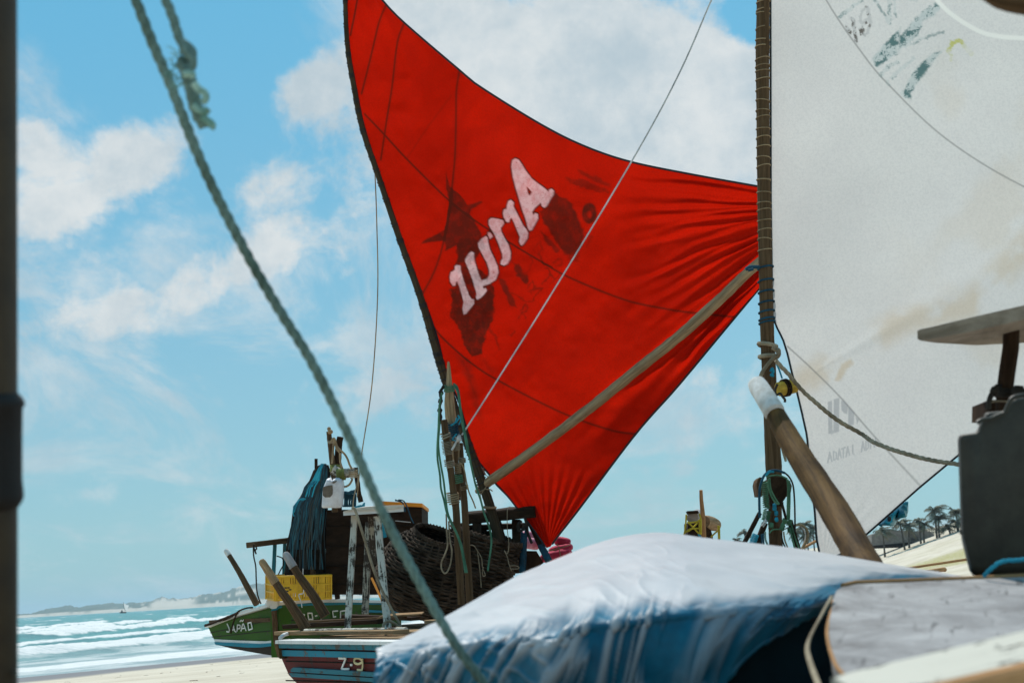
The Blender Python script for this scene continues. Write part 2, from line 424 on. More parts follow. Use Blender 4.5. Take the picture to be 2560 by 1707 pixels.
M['trunk'] = plain('palm_trunk', (.10, .085, .065), (.06, .05, .04), 3, .95)
M['frond'] = plain('palm_frond', (.14, .14, .085), (.09, .09, .055), .6, .7)
M['hose'] = plain('white_hose', (.65, .62, .58), (.5, .46, .4), 30, .5)
def strandmat(name, cols):
    mt, t = newmat(name); at = t.n('ShaderNodeAttribute', attribute_name='tint')
    rp = t.n('ShaderNodeValToRGB', i={'Fac': at.outputs['Fac']}); e = rp.color_ramp.elements
    e[0].position = 0; e[0].color = (*cols[0], 1); e[1].position = 1; e[1].color = (*cols[-1], 1)
    for k, c in enumerate(cols[1:-1]): q = e.new((k + 1) / (len(cols) - 1)); q.color = (*c, 1)
    n2 = t.noise(t.n('ShaderNodeTexCoord').outputs['Object'], 90, 3, .6)
    fin(t, rp.outputs[0], .9, n2, .5, .004, .15); return mt
# ------------------------------------------------------------------ ground, sea, far coast
XS_Y = [-300, 0, 46, 65, 75, 98, 160, 400, 1500, 9000]
XS_X = [-330, -70, -35, -20.6, -13.8, 0, 14, 30, 60, 150]
def shore_s(x, y): return (x - np.interp(y, XS_Y, XS_X)) * .8
def ground_z(x, y):
    s = shore_s(x, y)
    z = np.interp(s, [-500, -100, -20, 0, 3, 8, 20, 36, 48, 60, 90], [-10, -4, -1.7, -1.0, -.93, -.80, -.36, .22, .50, .56, .62])
    rel = x - np.interp(y, XS_Y, XS_X)
    dune = 8.2 * sst(14, 62, rel) * sst(70, 175, y)
    lum = (fbm(x * .22, y * .22, 3, 4) - .5) * .10 * sst(3, 10, s) + (fbm(x * .03, y * .03, 9, 3) - .5) * 1.6 * sst(90, 190, y) * sst(10, 40, rel)
    near = 1 - sst(7.5, 11, np.hypot(x, y)) * 1.0
    return z + dune + lum
gx = np.concatenate([-np.geomspace(9000, 60, 40), np.linspace(-58, 75, 240), np.geomspace(77, 9000, 50)])
gy = np.concatenate([-np.geomspace(3000, 12, 24), np.linspace(-10, 75, 190), np.geomspace(75.5, 420, 170), np.geomspace(430, 9000, 40)])
GX, GY = np.meshgrid(gx, gy)
GZ = ground_z(GX, GY); S = shore_s(GX, GY)
wet = sst(9.0, 6.0, S + (fbm(GX * .3, GY * .3, 5, 3) - .5) * 2.0)
grass = sst(.45, .6, fbm(GX * .09, GY * .045, 21, 4)) * sst(95, 130, GY) * sst(12, 30, GX - np.interp(GY, XS_Y, XS_X)) * (sst(120, 135, GY) * sst(175, 155, GY) * .9 + .15)
mt, t = newmat('beach_sand'); ob = t.n('ShaderNodeTexCoord').outputs['Object']
aw = t.n('ShaderNodeAttribute', attribute_name='wet').outputs['Fac']; ag = t.n('ShaderNodeAttribute', attribute_name='grass').outputs['Fac']
n1 = t.noise(ob, .35, 6, .6); n2 = t.noise(ob, 6, 6, .7); n3 = t.noise(ob, 1.6, 8, .75)
c = t.mix(t.ramp(n1, .3, .7), (.50, .43, .335), (.62, .55, .445))
c = t.mix(t.ramp(n3, .60, .70, 0, .4), c, (.33, .28, .2)); c = t.mix(t.ramp(n2, .66, .72, 0, .6), c, (.22, .18, .13))
c = t.mix(t.math('MULTIPLY', ag, t.ramp(n2, .35, .6)), c, (.30, .27, .07)); c = t.mix(aw, c, (.19, .185, .19))
rg = t.ramp(aw, 0, 1, .95, .75)
fin(t, c, rg, t.math('ADD', t.math('MULTIPLY', n3, .7), t.math('MULTIPLY', n2, .3)), .55, .08, spec=.08)
g = sheet('sand', np.stack([GX, GY, GZ], 2), mt, attrs={'wet': wet, 'grass': grass}); g['kind'] = 'structure'

# sea: swell, breaking crests with foam, all in distance-from-shore coordinates
an = np.radians(np.concatenate([np.linspace(-75, -23, 40), np.linspace(-22.8, -6, 640), np.linspace(-5.5, 24, 60)])); dd = np.concatenate([np.geomspace(40, 330, 470), np.geomspace(335, 9000, 110)])
A, D = np.meshgrid(an, dd); SX = D * np.sin(A); SY = D * np.cos(A); s = shore_s(SX, SY)
al = SY * .9 + SX * .4
wob = (fbm(al * .035, s * .01 + 3, 31, 3) - .5) * 10
foam = np.zeros_like(s); sz = np.zeros_like(s)
for k, (s0, wdt, h, lo, hi) in enumerate([(-6, 6.5, .10, .30, .46), (-23, 9, .62, .18, .30), (-41, 5.5, .30, .46, .62), (-58, 7, .62, .40, .50), (-66, 8, .75, .42, .54), (-92, 7, .7, .56, .66), (-33, 3.5, .12, .44, .6), (-14, 4, .1, .42, .58)]):
    q = s - s0 - wob * (.5 if k else .35); am = sst(lo, hi, fbm(al * (.022 if h > .4 else .03) + k * 7.7, s * 0 + k, 50 + k, 3))
    tip = np.clip((fbm(al * .42, s * .5, 70 + k, 5) - .5) * 1.9 + .5, 0, 1)
    prof = np.where(q > 0, np.exp(-(q / (wdt * .22)) ** 2), np.exp(-(q / (wdt * .75)) ** 2))
    sz += h * prof * (.35 + .65 * am) * (.75 + .5 * tip)
    band = np.where(q > 0, sst(wdt * .42, 0, q), sst(-wdt * 1.25, -wdt * .2, q))
    foam = np.maximum(foam, sst(.48, .62, band * am * (.52 + .62 * tip + .18 * fbm(al * 1.7, s * 1.2, 91 + k, 3))))
caps = sst(.735, .78, fbm(SX * .16 / (1 + D / 400), SY * .45 / (1 + D / 300), 77, 3)) * .9 * sst(-30, -60, s)
lace = sst(.50, .64, fbm(al * .22, s * .8, 81, 5)) * sst(-30, -16, s) * .55
foam = np.maximum(foam, np.maximum(caps, lace))
sz += (fbm(SX * .5, SY * .5, 61, 3) - .5) * .16 * sst(-2, -20, s) + (fbm(al * .09, s * .30, 62, 4) - .5) * .8 * sst(-10, -45, s)
sz = np.where(s > -3, sz * sst(2, -3, s), sz)
edge = sst(3.0, -1, s)
mt, t = newmat('sea_water'); ob = t.n('ShaderNodeTexCoord').outputs['Object']
af = t.n('ShaderNodeAttribute', attribute_name='foam').outputs['Fac']; ash = t.n('ShaderNodeAttribute', attribute_name='shallow').outputs['Fac']
n1 = t.noise(t.mapping(ob, (.25, .6, 1), (0, 0, .6)), .25, 6, .65); n2 = t.noise(t.mapping(ob, (1, 2.2, 1), (0, 0, .6)), .9, 6, .7)
c = t.mix(t.ramp(n1, .3, .7), (.001, .135, .155), (.002, .235, .235)); c = t.mix(ash, c, (.24, .33, .34))
fm = t.math('MULTIPLY', af, t.ramp(n2, .18, .55, .6, 1.0), clamp=True)
c = t.mix(fm, c, (.74, .74, .72))
fin(t, c, t.ramp(fm, 0, 1, .42, .9), n2, .7, .45, .18)
o = sheet('sea', np.stack([SX, SY, sz - 1.0 - .06 * (1 - edge)], 2), mt, attrs={'foam': foam, 'shallow': sst(-34, -4, s)}); o['kind'] = 'structure'

# headland across the bay
hp = [ZI(*p) for p in [(-400, 425), (160, 412), (400, 385), (480, 350), (560, 330), (640, 318), (700, 303), (760, 320), (820, 330), (900, 322), (1000, 308), (1100, 295), (1250, 285), (1330, 290), (1450, 275), (1560, 270), (1640, 245), (1700, 222), (1780, 235), (1900, 242), (2060, 214), (2200, 190), (2352, 170)]] + [ZA(*p) for p in [(300, 588), (350, 555), (450, 545), (520, 525), (600, 508), (700, 512), (900, 500), (1300, 560), (1800, 610), (2200, 640)]]
def hor(x): return 1541.0 - .0577 * x
HX = np.linspace(-90, 1010, 620); HYv = np.interp(HX, [p[0] for p in hp], [p[1] for p in hp]) + (fbm(HX * .09, HX * 0, 5, 4) - .5) * 7
HV = []; veg = []
for k, (f, dist) in enumerate([(0, 2900), (.06, 2930), (.2, 2990), (.4, 3080), (.62, 3190), (.82, 3300), (1.0, 3420), (.9, 3600), (-.1, 3900)]):
    row = []; vr = []
    for x, y in zip(HX, HYv):
        hh = max(0, hor(x) - y + 1.5); yy = hor(x) + (2.6 * FP / dist if f <= 0 else 0) - hh * f
        p = P(x, yy, dist); row.append((p.x, p.y, max(p.z, -1.6) if f > 0 else -1.6)); vr.append(f)
    HV.append(row); veg.append(vr)
HV = np.array(HV); HXm = np.tile(HX, (9, 1)); FR = np.array(veg)
sandy = sst(.13, .05, FR - (fbm(HXm * .05, FR * 3, 8, 3) - .5) * .12)
sandy = np.maximum(sandy, sst(365, 385, HXm) * sst(505, 470, HXm) * sst(.95, .7, FR + (fbm(HXm * .08, FR * 4, 18, 3) - .5) * .5))
sandy = np.maximum(sandy, sst(.62, .70, fbm(HXm * .05, FR * 5, 28, 4)) * sst(250, 400, HXm))
mt, t = newmat('headland_scrub'); ob = t.n('ShaderNodeTexCoord').outputs['Object']; sa = t.n('ShaderNodeAttribute', attribute_name='sandy').outputs['Fac']
n1 = t.noise(ob, .02, 8, .7)
fin(t, t.mix(t.math('MULTIPLY', sa, t.ramp(n1, .25, .5, .7, 1)), t.mix(t.ramp(n1, .35, .65), (.045, .06, .03), (.09, .10, .055)), (.52, .45, .36)), .95)
o = sheet('headland', HV, mt, attrs={'sandy': sandy}); o['kind'] = 'structure'

# ------------------------------------------------------------------ sail cloth
def resample(pts, n, q=None):
    a = np.array(pts, float); l = np.concatenate([[0], np.cumsum(np.hypot(*np.diff(a, axis=0).T))]); l /= l[-1]
    u = np.linspace(0, 1, n) if q is None else q
    return np.stack([np.interp(u, l, a[:, 0]), np.interp(u, l, a[:, 1])], 1)
def smooth_pts(pts, n=10):
    return [(p.x, p.y) for p in spline([(a, b, 0) for a, b in pts], n)]
def sdist(X, Y, poly, closed=True, pad=40):
    """signed distance to a polygon (negative inside) or plain distance to a polyline"""
    pl = np.array(poly, float); D_ = np.full(X.shape, 1e3)
    bb = (X > pl[:, 0].min() - pad) & (X < pl[:, 0].max() + pad) & (Y > pl[:, 1].min() - pad) & (Y < pl[:, 1].max() + pad)
    x = X[bb]; y = Y[bb]
    if x.size == 0: return D_
    d = np.full(x.shape, 1e6); ins = np.zeros(x.shape, bool); n = len(pl)
    for i in range(n if closed else n - 1):
        x1, y1 = pl[i]; x2, y2 = pl[(i + 1) % n]; dx, dy = x2 - x1, y2 - y1
        t_ = np.clip(((x - x1) * dx + (y - y1) * dy) / (dx * dx + dy * dy + 1e-9), 0, 1)
        d = np.minimum(d, (x - x1 - t_ * dx) ** 2 + (y - y1 - t_ * dy) ** 2)
        if closed and y1 != y2:
            cr = ((y1 > y) != (y2 > y)) & (x < (x2 - x1) * (y - y1) / (y2 - y1) + x1); ins ^= cr
    d = np.sqrt(d)
    if closed: d = np.where(ins, -d, d)
    D_[bb] = d; return D_
zz = lambda z, pts: [z(*p) for p in pts]

luff = [(864, -140), (866, 0), (873, 120), (890, 220), (911, 320), (950, 440), (1025, 655), (1089, 830), (1114, 931), (1147, 1005), (1170, 1084), (1193, 1148), (1221, 1183), (1242, 1212), (1267, 1237), (1288, 1263), (1330, 1318), (1351, 1347), (1366, 1369)]
leech = [(864, -140), (905, -62), (955, 0), (1009, 56), (1149, 176), (1200, 217), (1350, 310), (1460, 365), (1578, 405), (1740, 438), (1895, 466), (2000, 485), (2095, 503)]
foot = [(2095, 503), (1990, 612), (1895, 725), (1780, 863), (1689, 972), (1589, 1085), (1447, 1273), (1396, 1338), (1376, 1366)]
luffS = smooth_pts(luff, 6); rightS = smooth_pts(leech, 6)[:-1] + smooth_pts(foot, 6)
NR, NC = 640, 430
Lp = resample(luffS, NR); Rp = resample(rightS, NR); U = np.linspace(0, 1, NC)[None, :]
X = Lp[:, :1] + (Rp[:, :1] - Lp[:, :1]) * U; Y = Lp[:, 1:] + (Rp[:, 1:] - Lp[:, 1:]) * U
def dsail(x, y): return 12.1 - 1.5 * np.clip((np.asarray(x, float) - 860) / 1235, 0, 1.1)
Vv = np.linspace(0, 1, NR)[:, None]
Dp = dsail(X, Y) + .22 * np.sin(np.pi * U) * np.sin(np.pi * Vv)
r = np.hypot(X - 2095, Y - 503); th = np.arctan2(Y - 503, 2095 - X)
below = sst(-10, 40, (Y - 660) - (-.80 * (X - 1890)) * 1.0)   # under the boom
thw = th + (fbm(r * .004, th * 6, 3, 3) - .5) * .10
env = sst(640, 230, r) * (.5 + .9 * fbm(th * 9, r * .003, 14, 3)) * 1.25 + below * sst(1000, 250, r) * 1.5 * sst(.30, .55, th)
wave = np.sin(thw * 54 + 2.2 * fbm(th * 5, r * .002, 33, 2) * 4) + .6 * np.sin(thw * 97 + 1.3 + 3 * fbm(r * .004, th * 4, 63, 2))
amp = (.0085 + .006 * below) * np.clip(r / 260, .2, 1.5)
Dp = Dp + wave * amp * env * 1.45
r2 = np.hypot(X - 1369, Y - 1368); th2 = np.arctan2(X - 1369, 1368 - Y)
Dp = Dp + np.sin(th2 * 46 + 3 * fbm(th2 * 4, r2 * .004, 5, 2)) * .010 * np.clip(r2 / 150, .15, 1.3) * sst(250, 100, r2) * (.5 + fbm(th2 * 6, r2 * .004, 8, 2))
r3 = np.hypot(X - 864, Y + 140); th3 = np.arctan2(X - 864, Y + 140)
Dp = Dp + np.sin(th3 * 40 + 2 * fbm(th3 * 5, r3 * .003, 6, 2)) * .009 * np.clip(r3 / 260, .2, 1.5) * sst(760, 200, r3) * (.1 + .8 * fbm(th3 * 7, r3 * .003, 9, 2))
Dp = Dp + (fbm(X * .006, Y * .006, 44, 4) - .5) * .16
XN = X + (fbm(X * .10, Y * .10, 1, 3) - .5) * 11; YN = Y + (fbm(X * .10, Y * .10, 2, 3) - .5) * 11
letters = [[(905, 145), (880, 160), (873, 210), (885, 290), (905, 370), (930, 450), (955, 540), (985, 620), (1003, 690), (1015, 712), (1035, 705), (1060, 660), (1083, 615), (1080, 580), (1060, 572), (1045, 590), (1035, 565), (1055, 535), (1105, 490), (1112, 520), (1130, 533), (1150, 520), (1180, 465), (1205, 430), (1207, 400), (1190, 383), (1170, 390), (1165, 408), (1130, 375), (1080, 340), (1030, 300), (985, 240), (955, 190), (930, 155)],
           [(870, 470), (850, 480), (840, 510), (835, 540), (815, 545), (807, 575), (815, 610), (835, 645), (855, 645), (862, 620), (875, 610), (895, 650), (915, 700), (940, 760), (935, 800), (950, 830), (970, 815), (1000, 770), (1005, 730), (990, 700), (965, 670), (935, 610), (905, 550), (890, 520), (892, 490)],
           [(715, 612), (695, 630), (697, 665), (715, 700), (745, 750), (775, 820), (800, 890), (805, 930), (790, 950), (790, 975), (815, 985), (845, 970), (865, 930), (868, 880), (850, 820), (820, 770), (795, 720), (790, 690), (815, 655), (810, 630), (780, 622), (745, 615)],
           [(690, 725), (688, 745), (705, 775), (728, 758), (708, 725)],
           [(675, 752), (640, 775), (612, 810), (618, 845), (650, 905), (680, 960), (700, 1020), (700, 1060), (680, 1090), (640, 1100), (620, 1060), (600, 1000), (585, 950), (580, 910), (580, 885), (560, 873), (540, 890), (512, 935), (512, 955), (540, 1020), (570, 1100), (590, 1170), (600, 1205), (595, 1240), (605, 1252), (630, 1240), (660, 1210), (682, 1180), (675, 1162), (655, 1165), (650, 1145), (700, 1130), (750, 1095), (772, 1040), (765, 990), (735, 920), (705, 860), (690, 800), (688, 770)],
           [(445, 980), (430, 990), (430, 1020), (400, 1035), (390, 1070), (395, 1115), (415, 1143), (435, 1140), (437, 1115), (450, 1110), (465, 1150), (485, 1220), (500, 1270), (490, 1320), (500, 1370), (520, 1360), (560, 1310), (582, 1280), (580, 1250), (560, 1245), (540, 1215), (520, 1160), (495, 1090), (475, 1020), (475, 985)]]
dl = np.full(X.shape, 1e3)
for pl in letters: dl = np.minimum(dl, sdist(X, Y, zz(ZJ, pl)))
dl = np.maximum(dl, -sdist(X, Y, zz(ZJ, [(993, 365), (1000, 410), (1015, 440), (1035, 410), (1010, 380)])))
white = sst(1.2, -1.2, dl)
blot_shade = np.clip(sst(4.6, 2.6, dl) - white, 0, 1) * .85
darks = [([(360, 240), (375, 300), (395, 370), (430, 400), (470, 430), (530, 510), (640, 475), (650, 490), (560, 545), (550, 580), (610, 680), (640, 740), (600, 770), (500, 830), (450, 820), (345, 880), (360, 840), (345, 790), (160, 815), (180, 790), (350, 705), (365, 640), (375, 560), (385, 470), (360, 380)], .62, 5),
         ([(440, 790), (620, 720), (680, 830), (620, 900), (560, 960), (700, 1080), (745, 1180), (735, 1380), (700, 1460), (660, 1568), (640, 1680), (560, 1700), (500, 1600), (450, 1440), (380, 1390), (400, 1280), (390, 1180), (470, 1130), (440, 960)], .66, 9),
         ([(1200, 400), (1330, 480), (1390, 580), (1440, 700), (1440, 800), (1380, 920), (1300, 900), (1220, 800), (1130, 660), (1100, 570), (1180, 440)], .60, 12),
         ([(1100, 700), (1180, 780), (1260, 860), (1230, 900), (1140, 800)], .5, 8), ([(1290, 290), (1420, 310), (1640, 390), (1650, 420), (1480, 390), (1300, 330)], .38, 8), ([(1380, 225), (1500, 270), (1640, 340), (1660, 375), (1500, 320), (1390, 250)], .38, 8),
         ([(880, 950), (930, 970), (1000, 1070), (1010, 1130), (960, 1120), (900, 1030)], .6, 9), ([(770, 1080), (830, 1100), (860, 1180), (900, 1260), (920, 1320), (860, 1290), (800, 1180)], .55, 9), ([(1240, 760), (1400, 820), (1410, 960), (1330, 960)], .35, 12)]
sm_d = np.full(X.shape, 1e3)
for k_, (pl, a, sf) in enumerate(darks):
    f_ = .35 if k_ == 0 else 1.0
    blot_shade = np.maximum(blot_shade, min(.85, a * 1.18) * sst(sf * .25, -sf * .4, sdist(X + (XN - X) * f_, Y + (YN - Y) * f_, zz(ZJ, pl))))
e = np.hypot((X - 1473.5) / 19, (Y - 533.5) / 27); blot_shade = np.maximum(blot_shade, .85 * sst(1.12, .82, e) * (1 - .7 * sst(.42, .2, np.hypot((X - 1474) / 19, (Y - 537) / 30))))
for st, wd, a in [([(950, 1330), (990, 1290), (1000, 1340), (960, 1350)], 12, .5), ([(1030, 1260), (1080, 1210), (1110, 1170), (1060, 1150), (1030, 1200)], 12, .5), ([(1120, 1130), (1170, 1050), (1200, 1080), (1150, 1010)], 12, .5), ([(1210, 960), (1260, 930), (1270, 980), (1230, 990)], 12, .4), ([(1040, 860), (1100, 800), (1120, 860), (1080, 900)], 9, .4), ([(940, 1060), (1000, 1030), (1040, 960), (1020, 920)], 9, .4), ([(850, 1180), (980, 1260), (1050, 1260)], 10, .4), ([(870, 1540), (900, 1500), (860, 1530)], 12, .4), ([(1160, 640), (1230, 760), (1300, 900)], 14, .45), ([(1090, 900), (1130, 960), (1190, 1000)], 12, .45), ([(1000, 1150), (1040, 1110), (1060, 1170), (1010, 1190)], 10, .5), ([(1180, 1130), (1210, 1090), (1240, 1060)], 10, .45), ([(930, 1400), (960, 1360), (990, 1400)], 10, .45), ([(700, 1480), (760, 1560), (780, 1640)], 14, .4), ([(1390, 690), (1500, 760), (1470, 840)], 12, .3)]:
    blot_shade = np.maximum(blot_shade, a * sst(wd * .32, wd * .1, sdist(XN, YN, zz(ZJ, st), False)))
for pl, a in [(zz(ZC, [(900, 0), (1060, 80), (1110, 200), (1160, 420), (1200, 640), (1190, 690), (1130, 600), (1060, 300), (960, 80)]), .5), (zz(ZC, [(1150, 50), (1250, 80), (1350, 200), (1280, 200), (1200, 130)]), .35)]:  # dark streaks low on the sail are shadow, painted in with the print
    blot_shade = np.maximum(blot_shade, a * sst(8, -14, sdist(XN, YN, pl)))
seams = [[(894, -5), (886, 40), (876, 89)], [(965, 13), (947, 59), (927, 143), (904, 235)], [(1009, 61), (993, 110), (980, 219), (968, 293), (952, 400)],
         [(1149, 176), (1141, 230), (1140, 306), (1138, 380), (1134, 430), (1123, 528), (1105, 621), (1083, 685), (1057, 733)],
         [(912, 286), (958, 334), (1019, 400), (1121, 500), (1191, 554), (1271, 605), (1351, 653), (1424, 694), (1560, 749), (1658, 771), (1723, 781), (1840, 793)],
         [(1077, 809), (1112, 850), (1180, 909), (1253, 955), (1406, 1032), (1524, 1074), (1589, 1085)]]
seam = np.zeros(X.shape)
for sm in seams: seam = np.maximum(seam, .8 * sst(3.6, 1.2, sdist(X, Y, smooth_pts(sm, 6), False)))
seam = np.maximum(seam, .3 * sst(2.6, 1.0, sdist(X, Y, [(1128, 240), (1075, 310), (1018, 395)], False)))
def to_world(X, Y, D):
    bx = (X - 1280) / FP * D; by = (853.5 - Y) / FP * D
    return np.array(CAM)[None, None, :] + D[..., None] * np.array(FW) + bx[..., None] * np.array(RT) + by[..., None] * np.array(UP)
mt, t = newmat('red_sailcloth'); ob = t.n('ShaderNodeTexCoord').outputs['Object']
AT = lambda k: t.n('ShaderNodeAttribute', attribute_name=k).outputs['Fac']
wv = t.noise(ob, 75, 4, .8); mo = t.noise(ob, 1.1, 6, .6); wr = t.noise(ob, 9, 9, .75); wr2 = t.noise(ob, 30, 6, .7)
dm = t.math('MINIMUM', t.math('ADD', t.math('MULTIPLY', AT('blot_shade'), t.ramp(t.noise(ob, 14, 6, .7), .2, .6, .6, 1.15)), AT('seam')), .93)
base = t.mix(t.ramp(mo, .3, .7), (.52, .009, .0015), (.40, .006, .001)); base = t.mix(t.ramp(wv, .36, .66, 0, .55), base, (.26, .005, .001))
base = t.mix(dm, base, (.045, .009, .005))
chipm = t.math('MULTIPLY', AT('white'), t.ramp(t.math('ADD', t.math('MULTIPLY', wr, .7), t.math('MULTIPLY', wr2, .3)), .40, .62, 1.0, .62))
whc = t.mix(t.ramp(wr2, .35, .7), (.95, .92, .91), (.84, .74, .74)); whc = t.mix(t.ramp(t.noise(ob, 32, 5, .7), .60, .66, 0, .75), whc, (.16, .05, .04))
col = t.mix(chipm, base, whc)
tcol = t.mix(chipm, base, t.mix(.25, (.62, .34, .34), base))
bn = t.n('ShaderNodeBump', i={'Strength': .10, 'Distance': .01, 'Height': t.noise(ob, 22, 4, .6)})
df = t.n('ShaderNodeBsdfDiffuse', i={'Color': col, 'Normal': bn}); tr = t.n('ShaderNodeBsdfTranslucent', i={'Color': tcol, 'Normal': bn})
out(t, t.n('ShaderNodeMixShader', i={0: .70, 1: df, 2: tr}))
M['redsail'] = mt

red = thing('sailing_boat', 'dark red fishing boat with teal strakes, Z-9 on its hull and a red lateen sail', 'boat', (.3, 10.2, .9))
sail = sheet('sail', to_world(X, Y, Dp), M['redsail'], red, {'white': white, 'blot_shade': blot_shade, 'seam': seam}, label='red sail lettered in worn white paint')
def edge_rope(pts, dfun, rad, mat, parent, off=-.015, name='bolt_rope'):
    b = MB(); b.tube([P(x, y, float(dfun(x, y)) + off) for x, y in pts], rad, 5); return b.build(name, mat, parent)
EW = to_world(X, Y, Dp)
for nm, pts in (('bolt_rope', EW[:, 0, :]), ('bolt_rope', EW[:, -1, :])):
    b = MB(); b.tube([Vector(p) for p in pts[::7]], .009, 5); b.build(nm, M['black'], sail)

# white sail
lw = [(1928, -900), (1926, 0), (1927, 500), (1931, 790), (1943, 820), (1957, 847), (1969, 885), (1979, 929), (1989, 966), (2005, 1033), (2017, 1087), (2030, 1217), (2037, 1281), (2041, 1345), (2052, 1398)]
rw = [(1928, -900), (2300, -540), (2750, 0), (3100, 380), (3200, 480), (2900, 728), (2560, 1004), (2392, 1141), (2298, 1219), (2177, 1326), (2110, 1384), (2062, 1400)]
NR, NC = 700, 470
q = np.concatenate([np.linspace(0, .36, 90), np.linspace(.362, 1, NR - 90)])
Lp = resample(lw, NR, q); Rp = resample(rw, NR, np.linspace(0, 1, NR)); U = (np.linspace(0, 1, NC) ** 1.35)[None, :]
WX = Lp[:, :1] + (Rp[:, :1] - Lp[:, :1]) * U; WY = Lp[:, 1:] + (Rp[:, 1:] - Lp[:, 1:]) * U
def dwhite(x, y): return 8.02 - 1.0 * (np.asarray(x, float) - 1930) / 1250
rc = np.hypot(WX - 1990, WY - 955); tc = np.arctan2(955 - WY, WX - 1990)
WD = dwhite(WX, WY) + (fbm(WX * .0025, WY * .0025, 4, 2) - .5) * .07
WD = WD + .003 * np.exp(-((tc - .53) / .07) ** 2) * np.clip(rc / 200, 0, 1.2) * sst(900, 250, rc)
rt_ = np.hypot(WX - 2060, WY - 1400); tt = np.arctan2(WX - 2060, 1400 - WY)
WD = WD + np.sin(tt * 34 + 3 * fbm(tt * 5, rt_ * .01, 3, 2)) * .0008 * np.clip(rt_ / 100, .1, 1) * sst(260, 70, rt_)
ink = np.zeros(WX.shape); grn = np.zeros(WX.shape); yel = np.zeros(WX.shape); ghost = np.zeros(WX.shape); wsm = np.zeros(WX.shape); lt = np.zeros(WX.shape)
XN = WX + (fbm(WX * .12, WY * .12, 1, 3) - .5) * 10; YN = WY + (fbm(WX * .12, WY * .12, 2, 3) - .5) * 10
def stk(arr, z, pts, wd, a, rough=True):
    d_ = sdist(XN if rough else WX, YN if rough else WY, zz(z, pts), False); return np.maximum(arr, a * sst(wd * .62, wd * .38, d_))
for pts, wd in [([(975, 95), (920, 130), (890, 200), (905, 270)], 7), ([(985, 95), (1000, 190), (1015, 290), (985, 380), (945, 425)], 8), ([(905, 270), (960, 260), (1000, 210)], 7), ([(925, 300), (935, 370)], 6), ([(900, 350), (920, 410), (945, 425)], 7), ([(805, 225), (830, 380), (850, 485)], 9), ([(735, 315), (775, 380)], 8)]: ink = stk(ink, ZV, pts, wd, .8)
for pts, wd in [([(1060, 0), (1130, 90), (1190, 190), (1240, 280)], 8), ([(1240, -20), (1240, 120), (1245, 240)], 9), ([(1285, -20), (1300, 110), (1320, 205)], 6), ([(655, 205), (780, 110), (930, -10)], 9), ([(1140, 880), (1230, 790), (1330, 730)], 9), ([(1260, 920), (1380, 810), (1440, 760), (1520, 690)], 9), ([(1480, 0), (1560, 10)], 8), ([(1420, 560), (1650, 450), (1880, 375)], 6), ([(1215, 960), (1245, 1000)], 8)]: grn = stk(grn, ZV, pts, wd, .5)
for pl, a in [([(1030, 690), (1200, 500), (1370, 320), (1340, 480), (1340, 640), (1080, 790)], .9), ([(1450, 350), (1500, 260), (1650, 120), (1800, 40), (1850, 80), (1780, 180), (1640, 240), (1590, 400), (1420, 560), (1340, 620), (1350, 420)], .9), ([(1400, 1080), (1460, 950), (1560, 800), (1640, 720), (1740, 640), (1810, 610), (1880, 600), (1780, 700), (1650, 880), (1520, 1040), (1480, 1100), (1500, 1150), (1420, 1160)], .9), ([(1340, 1100), (1420, 1050), (1440, 1160)], .5)]:
    grn = np.maximum(grn, a * sst(3, -4, sdist(XN, YN, zz(ZV, pl))))
yel = stk(yel, ZV, [(1935, 590), (1990, 505), (2060, 480), (2100, 505)], 10, .8); yel = stk(yel, ZV, [(1950, 600), (1965, 710)], 7, .35); yel = stk(yel, ZV, [(2110, 520), (2200, 640)], 12, .3)
for pl in [[(1230, 1085), (1292, 1062), (1300, 1555), (1240, 1550)], [(1318, 1045), (1400, 1020), (1395, 1520), (1312, 1540)], [(1292, 1500), (1320, 1500), (1320, 1545), (1292, 1550)], [(1425, 1060), (1470, 1075), (1530, 1130), (1515, 1260), (1470, 1250), (1430, 1200)], [(1530, 1150), (1620, 1240), (1612, 1420), (1530, 1440)], [(1640, 1300), (1690, 1340), (1660, 1410)]]:
    ghost = np.maximum(ghost, sst(1.5, -1.5, sdist(WX, WY, zz(ZH, pl))))
tl = [[(1605, 610), (1625, 510), (1645, 598)], [(1612, 570), (1640, 562)], [(1662, 590), (1662, 500)], [(1662, 500), (1688, 515), (1690, 570), (1662, 590)], [(1704, 580), (1718, 480), (1736, 562)], [(1708, 545), (1732, 535)], [(1757, 560), (1757, 470)], [(1742, 478), (1776, 462)], [(1785, 552), (1800, 455), (1818, 535)], [(1790, 515), (1814, 508)], [(1850, 440), (1850, 520), (1862, 528)], [(1935, 505), (1948, 405), (1966, 490)], [(1940, 468), (1962, 460)], [(1980, 490), (1978, 400), (2002, 410), (2004, 460), (1980, 490)], [(2024, 475), (2022, 390)], [(2045, 385), (2062, 460)], [(2074, 375), (2064, 455)]]
for st in tl: ghost = stk(ghost, ZE, st, 3.8, .85, False)
for sm in [[(2000, -140), (2065, 0), (2158, 137), (2226, 217), (2366, 348), (2560, 467), (2800, 560)], [(1969, 866), (2030, 922), (2103, 995), (2183, 1087), (2300, 1213)]]:
    wsm = np.maximum(wsm, .55 * sst(3.2, 1.0, sdist(WX, WY, smooth_pts(sm, 6), False)))
lt = sst(8, 3, sdist(WX, WY, smooth_pts([(2300, -60), (2360, 20), (2440, 75), (2500, 92), (2580, 98), (2800, 120)], 6), False))
stain_shade = sst(60, 5, sdist(XN, YN, [(2000, 955), (2060, 920), (2150, 870), (2260, 800), (2420, 770), (2560, 620), (2700, 500)], False, 90)) * sst(.3, .6, fbm(WX * .012, WY * .012, 12, 4)) * .40  # yellow-brown stain along the fold, with the fold shadow painted in
